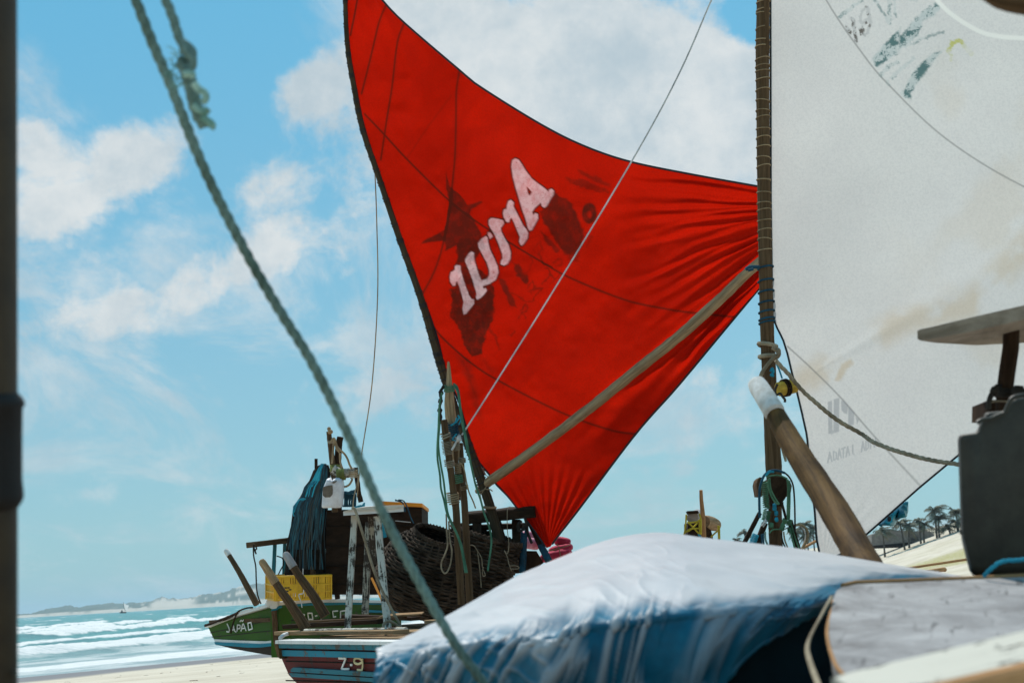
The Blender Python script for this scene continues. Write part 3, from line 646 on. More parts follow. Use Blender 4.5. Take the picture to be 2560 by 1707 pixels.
stain_shade = np.maximum(stain_shade, sst(.58, .75, fbm(WX * .006, WY * .006, 15, 4)) * .16 * sst(2150, 2500, WX)); stain_shade = np.maximum(stain_shade, sst(14, 2, sdist(XN, YN, [(2097, 945), (2110, 915), (2125, 905)], False)) * .5)
mt, t = newmat('white_sailcloth'); ob = t.n('ShaderNodeTexCoord').outputs['Object']
wv = t.noise(ob, 80, 4, .8); mo = t.noise(ob, 1.3, 6, .6); bk = t.noise(t.mapping(ob, (1, 1, 1)), 13, 6, .75)
col = t.mix(t.ramp(mo, .3, .7), (.69, .675, .645), (.63, .615, .595)); col = t.mix(t.ramp(wv, .38, .68, 0, .32), col, (.43, .43, .43))
col = t.mix(AT('stain'), col, (.50, .37, .20)); col = t.mix(t.math('MULTIPLY', AT('wseam'), 1.0), col, (.17, .17, .16))
col = t.mix(t.math('MULTIPLY', AT('ghost'), .46), col, (.20, .22, .25))
col = t.mix(t.math('MULTIPLY', AT('grn'), .35), col, (.20, .36, .37)); col = t.mix(t.math('MULTIPLY', AT('grn'), t.ramp(bk, .47, .56, 0, .95)), col, (.035, .12, .12))
col = t.mix(t.math('MULTIPLY', AT('ink'), .40), col, (.25, .27, .28)); col = t.mix(t.math('MULTIPLY', AT('ink'), t.ramp(bk, .50, .58, 0, 1)), col, (.05, .035, .02))
col = t.mix(t.math('MULTIPLY', AT('yel'), t.ramp(bk, .35, .6, .2, 1)), col, (.45, .45, .05)); col = t.mix(AT('lite'), col, (.78, .77, .72))
bn = t.n('ShaderNodeBump', i={'Strength': .05, 'Distance': .01, 'Height': t.noise(ob, 15, 4, .6)})
df = t.n('ShaderNodeBsdfDiffuse', i={'Color': col, 'Normal': bn}); tr = t.n('ShaderNodeBsdfTranslucent', i={'Color': col, 'Normal': bn})
out(t, t.n('ShaderNodeMixShader', i={0: .66, 1: df, 2: tr}))
wb = thing('sailing_boat', 'fishing boat with a big stained white sail laced to a wooden mast', 'boat', (1.6, 7.6, .9))
WW = to_world(WX, WY, WD)
wsail = sheet('sail', WW, mt, wb, {'ink': ink, 'grn': grn, 'yel': yel, 'ghost': ghost, 'wseam': wsm, 'lite': lt, 'stain': stain_shade}, label='large off-white sail with mirrored lettering and stains')
for pts in (WW[:, 0, :], WW[:, -1, :]):
    b = MB(); b.tube([Vector(p) for p in pts[::7]], .006, 5); b.build('bolt_rope', M['black'], wsail)
# ------------------------------------------------------------------ red boat: hull, deck, rack, mast, boom
ds = lambda x, y: float(dsail(x, y))
TL = P(695, 1607, 9.5); TR = P(1000, 1613, 8.05)
ax = (TR - TL); ax.z = 0; ax.normalize(); nt = Vector((ax.y, -ax.x, 0))            # outward normal of the transom
if nt.y > 0: nt = -nt
bo = -nt                                                                            # towards the bow
TQ = lambda z, pts, off=0.0: [RP(*z(*p), TL + nt * off, nt) for p in pts]
hullout = [(690, 1605), (704, 1645), (722, 1686), (741, 1706), (790, 1740), (900, 1775), (1060, 1800), (1180, 1770), (1230, 1700), (1240, 1612)]
b = MB(); b.prism(TQ(ZX, hullout), bo * 4.4, .72); hull = b.build('hull', M['redhull'], red)
for nm, pts, mt_, th_ in [('strake', [(686, 1608), (690, 1619), (1240, 1632), (1240, 1614)], 'teal', .045), ('strake', [(697, 1624), (703, 1639), (1238, 1652), (1238, 1636)], 'blue', .03),
                          ('strake', [(726, 1672), (733, 1667.5), (1230, 1698), (1228, 1709), (727, 1678.5)], 'teal', .03), ('strake', [(722, 1681), (729, 1691), (1220, 1722), (1226, 1712)], 'teal', .025)]:
    b = MB(); b.prism(TQ(ZX, pts, th_), bo * (th_ + .004)); b.build(nm, M[mt_], red)
b = MB(); b.prism(TQ(ZX, [(688, 1600), (688, 1608.5), (1242, 1614.5), (1242, 1606)], .06), bo * .16); b.build('gunwale', M['white'], red)
b = MB(); b.prism(TQ(ZX, [(684, 1604), (693, 1602), (700, 1646), (693, 1640)], .05), bo * .12); b.build('corner_post', M['wood_warm'], red)
def lettering(parent, z, strokes, wpx, p0, nrm, mat, name='lettering', off=.012, th=.006):
    b = MB()
    for st in strokes:
        pts = [RP(*z(*p), p0 + nrm * off, nrm) for p in st]
        dist = (pts[0] - CAM).dot(FW); wd = px2m(wpx, dist)
        if len(pts) > 2: pts = spline(pts, 4)
        for a_, c_ in zip(pts[:-1], pts[1:]):
            t_ = (c_ - a_).normalized(); b.beam(a_ - t_ * wd * .2, c_ + t_ * wd * .2, wd, th, nrm, 1, 0)
    return b.build(name, mat, parent)
lettering(red, ZA, [[(1483, 1300), (1560, 1303)], [(1556, 1306), (1512, 1415)], [(1512, 1417), (1592, 1416)], [(1608, 1372), (1624, 1372)]], 5.4, TL, nt, M['letter'])
lettering(red, ZA, [[(1735, 1330), (1700, 1300), (1655, 1305), (1650, 1345), (1690, 1362), (1732, 1345)], [(1733, 1310), (1738, 1370), (1732, 1428)], [(1733, 1428), (1682, 1424)]], 5.6, TL, nt, M['letter_y'])
b = MB(); k0 = TL + ax * .95 + bo * .25; k1 = TL + ax * .95 + bo * 3.4; k0.z = k1.z = .80; b.beam(k0, k1, .5, .62, (0, 0, 1), 4); b.build('keel', M['hullunder'], red)
for y0, y1, t_ in ((1652, 1663, .004), (1700, 1712, .004)):
    b = MB(); a_, c_ = TQ(ZX, [(715, y0), (1225, y1)], .001); b.beam(a_, c_, .008, .006, nt, 4); b.build('plank_seam', M['net'], red)
# deck boards: laid across, one by one
deckz = lambda p, dz: Vector((p.x, p.y, p.z + dz))
for k in range(9):
    f0 = .03 + k * .27; a_ = TL + ax * .02 + bo * f0; c_ = TL + ax * 3.1 + bo * f0; zz_ = TL.z - .012 + .02 * min(k, 4)
    a_.z = c_.z = zz_
    c_ = c_ + Vector((0, 0, -.03))
    b = MB(); b.beam(a_ + bo * .12, c_ + bo * .12, .25, .035, (0, 0, 1), 8, .03); b.build('deck_plank', M['wood_pale' if k % 3 else 'wood'], red)
# cross timbers standing on the deck
for pts, d0, d1, th_, mm in [([(880, 1030), (2150, 1020)], 10.0, 9.0, 9, 'wood_pale'), ([(945, 962), (1960, 905)], 10.35, 9.9, 11, 'wood_dark'), ([(1190, 915), (2150, 870)], 10.7, 10.2, 8, 'wood'), ([(1560, 850), (2300, 880)], 10.9, 10.6, 8, 'wood_dark')]:
    b = MB(); p0, p1 = P(*ZA(*pts[0]), d0), P(*ZA(*pts[1]), d1)
    b.beam(p0, p1, .13, px2m(th_, d0), (0, 0, 1), 8, .08); b.build('cross_timber', M[mm], red)
b = MB(); b.tube(L(ZA, [(1120, 1012), (1500, 1005), (2000, 1000), (2200, 995)], (9.75, 9.2)), px2m(6, 9.6), 9, rough=.08); b.build('cross_timber', M['peel'], red)
b = MB(); b.tube(L(ZA, [(855, 1085), (900, 1050), (950, 1035)], (9.55, 9.9)), px2m(5, 9.6), 8, rough=.08); b.build('rail_end', M['white'], red)
b = MB(); b.prism(L(ZP, [(300, 1358), (420, 1295), (870, 1268), (870, 1280), (430, 1318)], 10.2), Vector((0, .25, .01))); b.build('deck_plank', M['wood_pale'], red)

def stick(name, z, pts, d, rpx, mat, parent=None, tipmat=None, tipf=.22, n=12, **props):
    """tapered round pole with rounded head; optional sleeve over its head"""
    q = spline(L(z, pts, d), 8); dist0 = (q[0] - CAM).dot(FW); dist1 = (q[-1] - CAM).dot(FW)
    r0, r1 = px2m(rpx[0], dist0), px2m(rpx[1], dist1); m_ = len(q)
    rs = lerplist([r0, r1], m_); t_ = (q[0] - q[1]).normalized()
    q2 = [q[0] + t_ * r0 * .7, q[0] + t_ * r0 * .55, q[0] + t_ * r0 * .25] + q; rs = [r0 * .25, r0 * .6, r0 * .9] + rs
    b = MB(); b.tube(q2, rs, n, rough=.05); o = b.build(name, mat, parent, **props)
    if tipmat:
        k = max(2, int(m_ * tipf)); b = MB(); b.tube([q[0] + t_ * r0 * .95, q[0] + t_ * r0 * .7] + q[:k + 1], [r0 * .3, r0 * .85] + [x * 1.12 for x in lerplist([r0, r0 + (r1 - r0) * tipf], k + 1)], n)
        b.build('tip_sleeve', tipmat, o)
    return o
stick('thole_pin', ZA, [(665, 275), (830, 530), (1010, 790), (1130, 985)], (9.9, 9.85), (8, 14.5), M['wood'], red, M['wood_pale'], .30)
stick('thole_pin', ZA, [(920, 200), (1050, 410), (1200, 620), (1340, 850)], (10.4, 10.3), (8.5, 13), M['wood'], red, M['wood_grey'], .22)

# painted rack on the stern: three peeling legs and a board
def post(name, z, p0, p1, d0, d1, wpx, mat, parent, h=None, segs=10, jit=.10, up=None):
    b = MB(); a_, c_ = P(*z(*p0), d0), P(*z(*p1), d1)
    wd = px2m(wpx, d0); b.beam(a_, c_, wd, h or wd * .8, up or FW, segs, jit); return b.build(name, mat, parent)
post('rack_leg', ZP, (118, 180), (38, 1470), 10.25, 9.85, 15.5, M['peel'], red)
post('rack_leg', ZP, (280, 250), (236, 1275), 10.9, 10.7, 17, M['peel2'], red)
post('rack_leg', ZP, (300, 180), (330, 720), 10.5, 10.45, 15, M['peel2'], red)
post('rack_leg', ZP, (370, 190), (492, 1450), 10.2, 9.8, 18, M['peel'], red)
b = MB(); b.prism(L(ZO, [(408, 1243), (540, 1232), (820, 1222), (1000, 1215), (1195, 1190), (1195, 1158), (900, 1170), (700, 1182), (545, 1205)], 10.1), HY * .05 + Vector((0, .0, 0)), 1.0); 
o = b.build('rack_board', M['peel'], red)
b = MB(); b.prism([P(*ZO(408, 1243), 10.12), P(*ZO(1195, 1190), 10.12), P(*ZO(1195, 1158), 10.6), P(*ZO(700, 1176), 10.6), P(*ZO(545, 1205), 10.5)], Vector((0, 0, -.03))); b.build('rack_board', M['white'], red)
post('rack_rail', ZO, (440, 1275), (1010, 1250), 10.3, 10.3, 9, M['wood_dark'], red, h=.1)
post('rack_brace', ZP, (310, 870), (430, 1130), 10.6, 10.4, 5, M['orange'], red)
# mast following the luff, lashed
mpx = [(862, -150, 5), (863, 0, 5.5), (869, 120, 6), (886, 225, 6.5), (907, 325, 7), (946, 440, 7.5), (1000, 600, 8), (1052, 745, 9), (1086, 860, 10), (1112, 945, 10.5), (1140, 1030, 11), (1170, 1110, 11), (1196, 1180, 11.5), (1217, 1240, 12), (1232, 1290, 12.5), (1247, 1345, 13), (1268, 1420, 13.5)]
q = spline([P(x, y, ds(x, y) - .04) for x, y, r_ in mpx], 8)
b = MB(); b.tube(q, [px2m(r_, 11.8) for r_ in np.interp(np.linspace(0, 16, len(q)), range(17), [m_[2] for m_ in mpx])], 12, rough=.06); mast = b.build('mast', M['mast_dark'], red)
for f in np.linspace(.015, .80, 46):
    i = int(f * (len(q) - 2)); r_ = px2m(np.interp(i / 8, range(17), [m_[2] for m_ in mpx]), 11.8)
    b = MB(); t_ = (q[i + 1] - q[i]).normalized(); b.wrap(q[i] - t_ * .012, q[i] + t_ * .03, r_ * 1.08, .0042, 1.6 if random.random() < .7 else 3.2); b.build('lacing', M['black'], mast)
b = MB(); b.torus(P(*ZR(685, 1520), 11.6), (0.1, -.15, 1), .045, .012, 18, 6); b.build('collar', M['wood_pale'], mast)
b = MB(); b.wrap(P(*ZR(565, 1150), 11.7), P(*ZR(590, 1215), 11.7), .047, .006, 5); b.build('lashing', M['r_pale'], mast)
# boom
bp = [(1192, 1228, 11.75), (1222, 1204, 11.62), (1290, 1157, 11.5), (1400, 1077, 11.35), (1500, 1000, 11.2), (1600, 918, 11.05), (1700, 838, 10.9), (1800, 748, 10.78), (1880, 672, 10.7), (2060, 520, 10.5)]
q = spline([P(*p) for p in bp], 8); b = MB(); b.tube(q, lerplist([px2m(6, 11.7)] + [px2m(x, 11.2) for x in (12, 13, 13, 13, 13.2, 13.2, 13, 13, 12.5, 12, 9)], len(q)), 12, rough=.13)
boom = b.build('boom', M['boom'], red)
b = MB(); b.wrap(q[3] - (q[4] - q[3]) * .4, q[4], px2m(13.5, 11.6), .004, 3); b.build('lashing', M['r_tan'], boom); b = MB(); b.tube(L(ZR, [(560, 1380), (640, 1340), (690, 1345), (712, 1362)], 11.5), .005, 5); b.build('lashing', M['r_tan'], boom); b = MB(); b.tube(L(ZR, [(600, 1440), (590, 1400), (620, 1360), (700, 1240), (640, 1200)], 11.55), .004, 5); b.build('lashing', M['r_tan'], boom)
# bench abaft the mast
post('bench_beam', ZQ, (60, 505), (1420, 360), 11.75, 11.6, 27, M['wood_dark'], red, h=.16, jit=.16)
post('bench_rail', ZQ, (60, 700), (1160, 655), 11.8, 11.7, 12, M['wood_dark'], red, h=.09)
for a_, c_, wpx, mm in [((640, 600), (860, 1480), 25, 'wood_dark'), ((1020, 560), (1040, 1420), 22, 'wood_dark'), ((1270, 560), (1640, 1360), 12, 'wood_dark'), ((250, 560), (300, 1400), 22, 'wood_dark'), ((1230, 470), (1180, 1568), 8, 'r_blue'), ((1330, 640), (1700, 1330), 8, 'r_blue')]:
    post('bench_leg', ZQ, a_, c_, 11.7, 11.5, wpx, M[mm], red)
b = MB()
for a_, c_ in [((1170, 800), (1130, 1568)), ((1500, 1050), (1640, 1330))]: b.wrap(P(*ZQ(*a_), 11.5), P(*ZQ(*c_), 11.4), .016, .010, 22, 5, 8)
b.build('leg_wrapping', M['r_blue'], red)
for pts in [[(1130, 560), (1060, 640), (1080, 760), (1190, 700), (1200, 600)], [(1190, 480), (1230, 640), (1250, 800), (1330, 1000)]]:
    b = MB(); b.tube(spline(L(ZQ, pts, 11.55), 6), .012, 6); b.build('lashing', M['r_dark'], red)
b = MB(); b.prism(L(ZQ, [(880, 1420), (900, 1140), (1420, 1150), (1560, 1380), (1420, 1500), (1200, 1568), (900, 1600)], 11.9), HY * .5, .95); b.build('stowage_box', M['wood_dark'], red)
# stakes ahead of the basket
post0 = [(ZR, [(280, 95), (283, 200), (287, 320)], (10.62, 10.6), (3.2, 8.5), 'wood_pale'), (ZR, [(284, 380), (290, 520), (310, 690), (340, 860)], (10.62, 10.66), (11, 14), 'wood_warm')]
q = spline(L(ZR, [(279, 100), (283, 200), (286, 320), (288, 400), (290, 520), (308, 690), (335, 860), (350, 1050)], (10.62, 10.7)), 6)
b = MB(); b.tube([q[0] + Vector((0, 0, .006))] + q, [px2m(x, 10.6) for x in [1.5, 3] + list(np.interp(np.linspace(0, 7, len(q) - 1), range(8), [3.5, 6, 8.5, 11, 13.5, 14.5, 14, 12]))], 14, rough=.04); b.build('stake', M['boom'], red)
for pts, rp, d, mm in [([(233, 662), (250, 800), (272, 950), (300, 1150), (320, 1300), (342, 1480), (355, 1568)], (8.5, 9.5), 10.5, 'mast'), ([(348, 880), (352, 1050), (372, 1300), (378, 1450)], (5.5, 6), 10.6, 'wood'), ([(395, 890), (402, 1000), (412, 1200), (430, 1400), (440, 1568)], (6.5, 9.5), 10.7, 'mast')]:
    pts = pts + [(pts[-1][0] + 50, pts[-1][1] + 900)] if d != 10.6 else pts
    b = MB(); b.tube(spline(L(ZR, pts, d), 6), [px2m(r_, d) for r_ in rp], 12, rough=.07); b.build('stake', M[mm], red)
def lash(parent, z, p0, p1, d, rpx, tpx, turns, mat, name='lashing'):
    b = MB(); b.wrap(P(*z(*p0), d), P(*z(*p1), d), px2m(rpx * .97, d), px2m(tpx * .66, d), turns, 6, 12); return b.build(name, mat, parent)
lash(red, ZR, (285, 325), (290, 388), 10.6, 13.5, 2.4, 4, M['r_green'])
lash(red, ZR, (245, 790), (262, 850), 10.5, 11.5, 3.2, 2.6, M['r_pale'])
lash(red, ZR, (258, 870), (275, 1000), 10.5, 12.5, 1.8, 9, M['r_pale'])
lash(red, ZR, (284, 1055), (292, 1125), 10.5, 12, 2.6, 4, M['r_pale'])
lash(red, ZR, (318, 1375), (330, 1480), 10.5, 14.5, 3, 5, M['r_tan'])
lash(red, ZR, (405, 1035), (410, 1090), 10.65, 10, 2.4, 3.4, M['r_pale'])
lash(red, ZR, (355, 900), (360, 960), 10.55, 9, 2.2, 4, M['r_pale'])
lash(red, ZR, (365, 1090), (372, 1180), 10.55, 8, 2.4, 5, M['r_tan'])
lash(red, ZR, (375, 1200), (385, 1280), 10.5, 10, 2.6, 4.2, M['r_green'])
lash(red, ZR, (312, 690), (335, 860), 10.62, 14.5, 3.0, 9, M['r_blue'])
lash(red, ZR, (425, 1300), (432, 1345), 10.68, 11, 2.2, 3, M['r_tan'])
b = MB()
for pts in [[(355, 690), (385, 640), (370, 620), (400, 660), (380, 710)], [(300, 720), (345, 690), (360, 640)], [(360, 800), (320, 850), (350, 870)]]: b.tube(spline(L(ZR, pts, 10.45), 5), .006, 5)
b.build('lashing', M['r_cyan'], red)

# loose ropes on the red boat: each its own thing
def rope(label, z, pts, d, rpx, mat, name='rope', laid=False, group=None, extra=None, n=6, **kw):
    b = MB(); sets = [pts] + (extra or [])
    for ps in sets:
        q = spline(L(z, ps, d), 7); dist = (q[0] - CAM).dot(FW); r_ = px2m(rpx, dist)
        if laid: b.rope(q, r_, n=n)
        else: b.tube(q, r_, n)
    return b.build(name, mat, **tg(label, 'rope', group), **kw)
rope('green rope hanging from the pointed stake down in front of the wicker basket, right strand', ZR, [(330, 310), (365, 345), (385, 430), (400, 560), (425, 700), (455, 850), (480, 1000), (510, 1150), (550, 1320), (595, 1450), (625, 1568), (660, 1660), (690, 1760), (700, 1850), (690, 1960), (672, 2080), (665, 2140)], (10.5, 9.9), 2.6, M['r_green'], extra=[[(340, 330), (375, 420), (392, 560), (415, 700), (445, 850), (470, 1000)]])
rope('green rope running slack from the left of the stakes down past the basket', ZR, [(215, 400), (195, 500), (185, 620), (180, 760), (170, 920), (172, 1050), (195, 1200), (205, 1330), (235, 1450), (262, 1568), (300, 1660), (360, 1780), (400, 1900), (425, 2030), (445, 2160)], (10.45, 9.9), 2.6, M['r_green'], extra=[[(195, 680), (180, 900), (200, 1080), (230, 1250), (250, 1420), (270, 1568), (310, 1670), (368, 1790), (410, 1910), (436, 2040), (460, 2160)]])
q = L(ZR, [(235, 330), (200, 390), (205, 470), (190, 560), (205, 640), (190, 700)], 10.5); b = MB(); b.rope(spline(q, 7), px2m(4, 10.5), n=6)
for p in [(205, 400), (200, 480), (195, 570)]: b.ball(P(*ZR(*p), 10.48), px2m(6.5, 10.5), rough=.25)
b.build('rope', M['r_dark'], **tg('short knotted dark rope hanging left of the pointed stake', 'rope'))
rope('pale line looped over the middle stake with a frayed end hanging free', ZR, [(385, 1080), (410, 1100), (435, 1160), (455, 1270), (480, 1370), (520, 1460), (545, 1530)], 10.5, 1.9, M['r_tan'])
rope('grey rope hanging in a long loop against the left basket', ZD, [(845, 330), (850, 500), (858, 640), (830, 730), (800, 800), (800, 870), (830, 912), (865, 880), (890, 800), (900, 690), (880, 580), (870, 400)], 10.45, 2.1, M['r_pale'])
rope('thin pale cord with a loop at its end against the right basket', ZD, [(1045, 640), (1110, 638), (1150, 690), (1190, 760), (1200, 850), (1215, 890), (1228, 930), (1205, 935), (1200, 880), (1212, 850)], 10.7, 1.1, M['r_pale'], extra=[[(1150, 690), (1165, 800), (1180, 930), (1188, 1050)]])
rope('thin pale cord curling off the rim of the right basket', ZQ, [(790, 1140), (850, 1200), (880, 1050), (870, 900), (850, 730), (850, 350), (900, 280)], 10.9, 1.0, M['r_pale'], extra=[[(900, 1440), (1020, 1440), (1080, 1475), (1040, 1500), (910, 1500)], [(790, 1140), (850, 1270), (880, 1400), (930, 1540)]])
rope('taut white sheet line running from the stakes up across the red sail', ZX, [(1155, 1087), (1240, 955), (1400, 700), (1590, 385), (1700, 180), (1781, -5), (1830, -110)], (10.5, 10.35), 2.2, M['r_white'], laid=True)
b = MB(); b.tube(spline(L(ZR, [(395, 810), (380, 840), (350, 890), (330, 930), (310, 960)], 10.45), 6), px2m(3, 10.5), 6); b.ball(P(*ZR(380, 850), 10.42), px2m(6, 10.5), px2m(5, 10.5), px2m(8, 10.5), rough=.35)
for k in range(14):
    s_ = P(*ZR(380 + random.uniform(-8, 8), 840), 10.42); b.tube([s_, s_ + Vector((random.uniform(-.03, .03), random.uniform(-.03, .03), random.uniform(-.04, .03)))], .0016, 4)
b.build('rope_knot', M['r_white'], **tg('frayed white knot tying the taut sheet line to the stakes', 'knot'))
rope('thick pale rope slanting from the rack board down to a coil on the stern', ZP, [(95, 85), (125, 110), (180, 280), (250, 500), (320, 740), (400, 950), (480, 1120), (570, 1290), (630, 1400), (620, 1420), (560, 1375), (500, 1352), (450, 1380), (440, 1440), (470, 1500), (530, 1530), (590, 1510), (608, 1460), (590, 1430), (640, 1440), (730, 1485), (830, 1510), (900, 1500)], (9.8, 9.35), 3.6, M['r_pale'], laid=False, n=8)
rope('thin dark forestay hanging down the sky left of the red sail', ZX, [(936, 395), (942, 560), (944, 740), (930, 960), (905, 1130), (893, 1240)], (12.2, 12.6), 1.5, M['r_tan'])

# baskets
def basket(label, c, axis, rad, length, prof, nring, rim_end, wr, squash=1.0):
    axis = Vector(axis).normalized(); c = Vector(c); a = axis.orthogonal().normalized(); up_ = Vector((0, 0, 1)); a = (up_ - axis * up_.dot(axis)).normalized(); b2 = axis.cross(a)
    o = thing('wicker_basket', label, 'basket', c - Vector((0, 0, rad)))
    nst = 26; bs = MB(); bw = MB(); body = MB()
    rr = lambda f: rad * float(np.interp(f, np.linspace(0, 1, len(prof)), prof))
    pos = lambda f, ph, k=1.0: c + axis * (f - .5) * length + (a * math.cos(ph) + b2 * math.sin(ph) * squash) * rr(f) * k
    for j in range(nst):
        ph = 2 * math.pi * j / nst; bs.tube([pos(f, ph) for f in np.linspace(0, 1, 12)], wr * .8, 5)
    for i in range(nring):
        f = (i + .5) / nring; pts = []; n = nst * 4
        for j in range(n + 1):
            ph = 2 * math.pi * j / n
            pts.append(pos(f + .012 * math.sin(ph * 3 + i), ph, 1 + (wr * 1.5 / rad) * math.sin(ph * nst / 2 + math.pi * i) + .008 * math.sin(ph * 5 + i * 2)))
        bw.tube(pts, wr * random.uniform(.85, 1.1), 5, cap=False)
    body.grid([[pos(f, 2 * math.pi * j / 32, .955) for j in range(32)] for f in np.linspace(.0, 1, 14)], True, False)  # near-black shell and disc give the basket's inside its shade by colour
    body.build('dark_inside', M['net'], o); e_ = MB(); e_.grid([[pos(f, 2 * math.pi * j / 32, k) for j in range(32)] for f, k in ((.52, .95), (.51, .6), (.50, .05))], True, True); e_.build('bottom', M['net'], o)
    bs.build('stake', M['wicker'], o, kind='stuff'); bw.build('weave', M['wicker'], o, kind='stuff')
    bm_ = MB(); n = 48; f = rim_end
    for k in range(3):
        bm_.tube([pos(f, 2 * math.pi * (j / n), 1.02 + .035 * math.sin(j * 2.1 + k * 2.09)) + axis * (wr * 1.8 * math.cos(j * 2.1 + k * 2.09)) for j in range(n + 1)], wr * 1.25, 6, cap=False)
    bm_.build('rim', M['wicker'], o)
    return o
basket('large dark wicker basket leaning on the red boat, sunlit weave at its upper left', P(*ZD(660, 900), 11.3), (.36, -.30, .88), .385, .62, [.62, .90, 1.0, 1.0, .93, .78, .52], 40, 1.0, .0085)
basket('smaller dark wicker basket with a thick woven rim, right of the stakes', P(*ZD(1140, 880), 11.45), (.34, -.10, .93), .29, .58, [.75, .92, 1, 1, .98], 34, 1.0, .0090)
# crimson bundle
o = thing('cloth_bundle', 'crimson cloth bundle tied with cord behind the foot of the red sail', 'bundle', P(1390, 1400, 12.6))
def pillow(c, sx, sy, sz, mat, nm, parent, ang=0.0):
    c = Vector(c); rings = []; n = 28; m_ = 14
    for i in range(1, m_):
        th_ = math.pi * i / m_; ring = []
        for j in range(n):
            ph = 2 * math.pi * j / n; p = (abs(math.cos(ph)) ** .6 * math.copysign(1, math.cos(ph)), abs(math.sin(ph)) ** .6 * math.copysign(1, math.sin(ph)))
            q_ = math.sin(th_) ** .6; nz = 1 + .16 * (float(fbm(ph * 2.2 + c.x * 9, th_ * 2 + c.z * 7, 5, 3)) - .5) + .03 * math.sin(ph * 17 + th_ * 3)
            v = Vector((p[0] * sx * q_ * nz, p[1] * sy * q_ * nz, -math.copysign(abs(math.cos(th_)) ** .7, math.cos(th_)) * sz * nz)); v = Matrix.Rotation(ang, 3, 'Y') @ v
            ring.append(c + v)
        rings.append(ring)
    b = MB(); b.grid(rings); return b.build(nm, mat, parent, angle=70)
pillow(P(*ZQ(1930, 970), 12.6), px2m(21, 12.6), .16, px2m(11, 12.6), M['pink'], 'fold', o, R(12)); pillow(P(*ZQ(1900, 1110), 12.55), px2m(30, 12.6), .2, px2m(10, 12.6), M['pink'], 'fold', o, R(-8)); pillow(P(*ZQ(1800, 1230), 12.5), px2m(40, 12.6), .2, px2m(12, 12.6), M['pink'], 'fold', o, R(-12))
pillow(P(*ZQ(930, 1060), 12.7), px2m(14, 12.6), .12, px2m(15, 12.6), M['pink'], 'fold', o); pillow(P(*ZQ(1300, 1000), 12.7), px2m(26, 12.6), .12, px2m(15, 12.6), M['pinkwhite'], 'fold', o, R(10)); pillow(P(*ZQ(1300, 860), 12.75), px2m(24, 12.6), .10, px2m(12, 12.6), M['pinkwhite'], 'fold', o, R(10))
b = MB(); b.tube(spline(L(ZQ, [(1640, 1150), (1850, 1100), (2040, 1040), (2080, 1010)], 12.3), 5), .004, 5); b.tube(spline(L(ZQ, [(1830, 1020), (1870, 1130), (1890, 1260)], 12.3), 5), .004, 5); b.build('cord', M['r_tan'], o)

# ------------------------------------------------------------------ green boat
gb = thing('fishing_boat', 'green wooden fishing boat lettered JAPÃO with white gunwale, dry on the sand', 'boat', P(760, 1650, 14.2) - Vector((0, 0, .2)))
GL = P(512, 1567, 15.1); GC = P(697, 1509, 14.0); GR = P(1075, 1500, 16.4)
gn = (GC - GL); gn.z = 0; gn = Vector((gn.y, -gn.x, 0)).normalized(); gn = gn if gn.y < 0 else -gn
sd = (GR - GC); sd.z = 0; sn = Vector((sd.y, -sd.x, 0)).normalized(); sn = sn if sn.y < 0 else -sn
GP = lambda z, pts, off=0.0: [RP(*z(*p), GC + gn * off, gn) for p in pts]
SP = lambda z, pts, off=0.0: [RP(*z(*p), GC + sn * off, sn) for p in pts]
b = MB(); b.prism(GP(ZA, [(85, 965), (845, 735), (845, 1108), (700, 1120), (430, 1112), (148, 1098)]), -gn * .14, .99); b.build('transom', M['green'], gb)
b = MB(); b.prism(GP(ZA, [(148, 1098), (430, 1112), (700, 1120), (850, 1100), (850, 1135), (640, 1158), (160, 1130)], .012), -gn * .12); b.build('strake', M['white'], gb)
b = MB(); b.prism(GP(ZA, [(152, 1128), (640, 1148), (850, 1130), (850, 1160), (640, 1186), (500, 1186), (165, 1158)], .02), -gn * .12); b.build('strake', M['blue'], gb)
b = MB(); b.prism(GP(ZA, [(165, 1152), (500, 1178), (850, 1155), (850, 1285), (620, 1248), (350, 1200)], 0), -gn * .5 + sd * .6, .9); b.build('bottom', M['hullunder'], gb)
b = MB(); b.prism(SP(ZA, [(835, 700), (1600, 690), (2150, 700), (2150, 1240), (1500, 1290), (850, 1290)]), -sn * .10); b.build('side_planking', M['green'], gb)
b = MB(); b.prism(SP(ZA, [(835, 742), (1120, 715), (1600, 706), (2150, 716), (2150, 730), (1600, 728), (1120, 740), (835, 768)], .015), -sn * .10); b.build('strake', M['blue'], gb)
b = MB(); b.prism(SP(ZA, [(835, 702), (1000, 690), (1200, 668), (1600, 672), (2130, 690), (2130, 714), (1600, 704), (1200, 706), (835, 738)], .05), -sn * .16); b.build('gunwale', M['white'], gb)
b = MB(); b.prism(SP(ZA, [(1790, 785), (2136, 800), (2136, 822), (1790, 810)], .06), -sn * .12); b.build('rubbing_strake', M['blue'], gb)
g0 = [(50, 965), (110, 925), (340, 838), (480, 785), (600, 760), (720, 722), (725, 752), (500, 818), (340, 862), (90, 962), (60, 975)]
b = MB(); b.prism(GP(ZA, g0, .06), -gn * .2); b.build('gunwale', M['white'], gb)
b = MB(); b.tube(spline(GP(ZA, [(60, 955), (200, 905), (340, 850), (420, 815)], .05), 6), .018, 7, rough=.2); b.tube(spline(GP(ZA, [(330, 1035), (345, 960), (385, 840), (420, 795), (500, 765), (560, 760)], .07), 6), .009, 6); b.build('capping', M['wood_dark'], gb)
b = MB(); b.prism([RP(*ZA(*p), GC + Vector((0, -.10, 0)), Vector((0, -1, 0))) for p in [(705, 690), (740, 655), (800, 648), (822, 665), (830, 740), (810, 770), (765, 775), (715, 745)]], Vector((0, .16, 0))); b.build('corner_block', M['white'], gb)
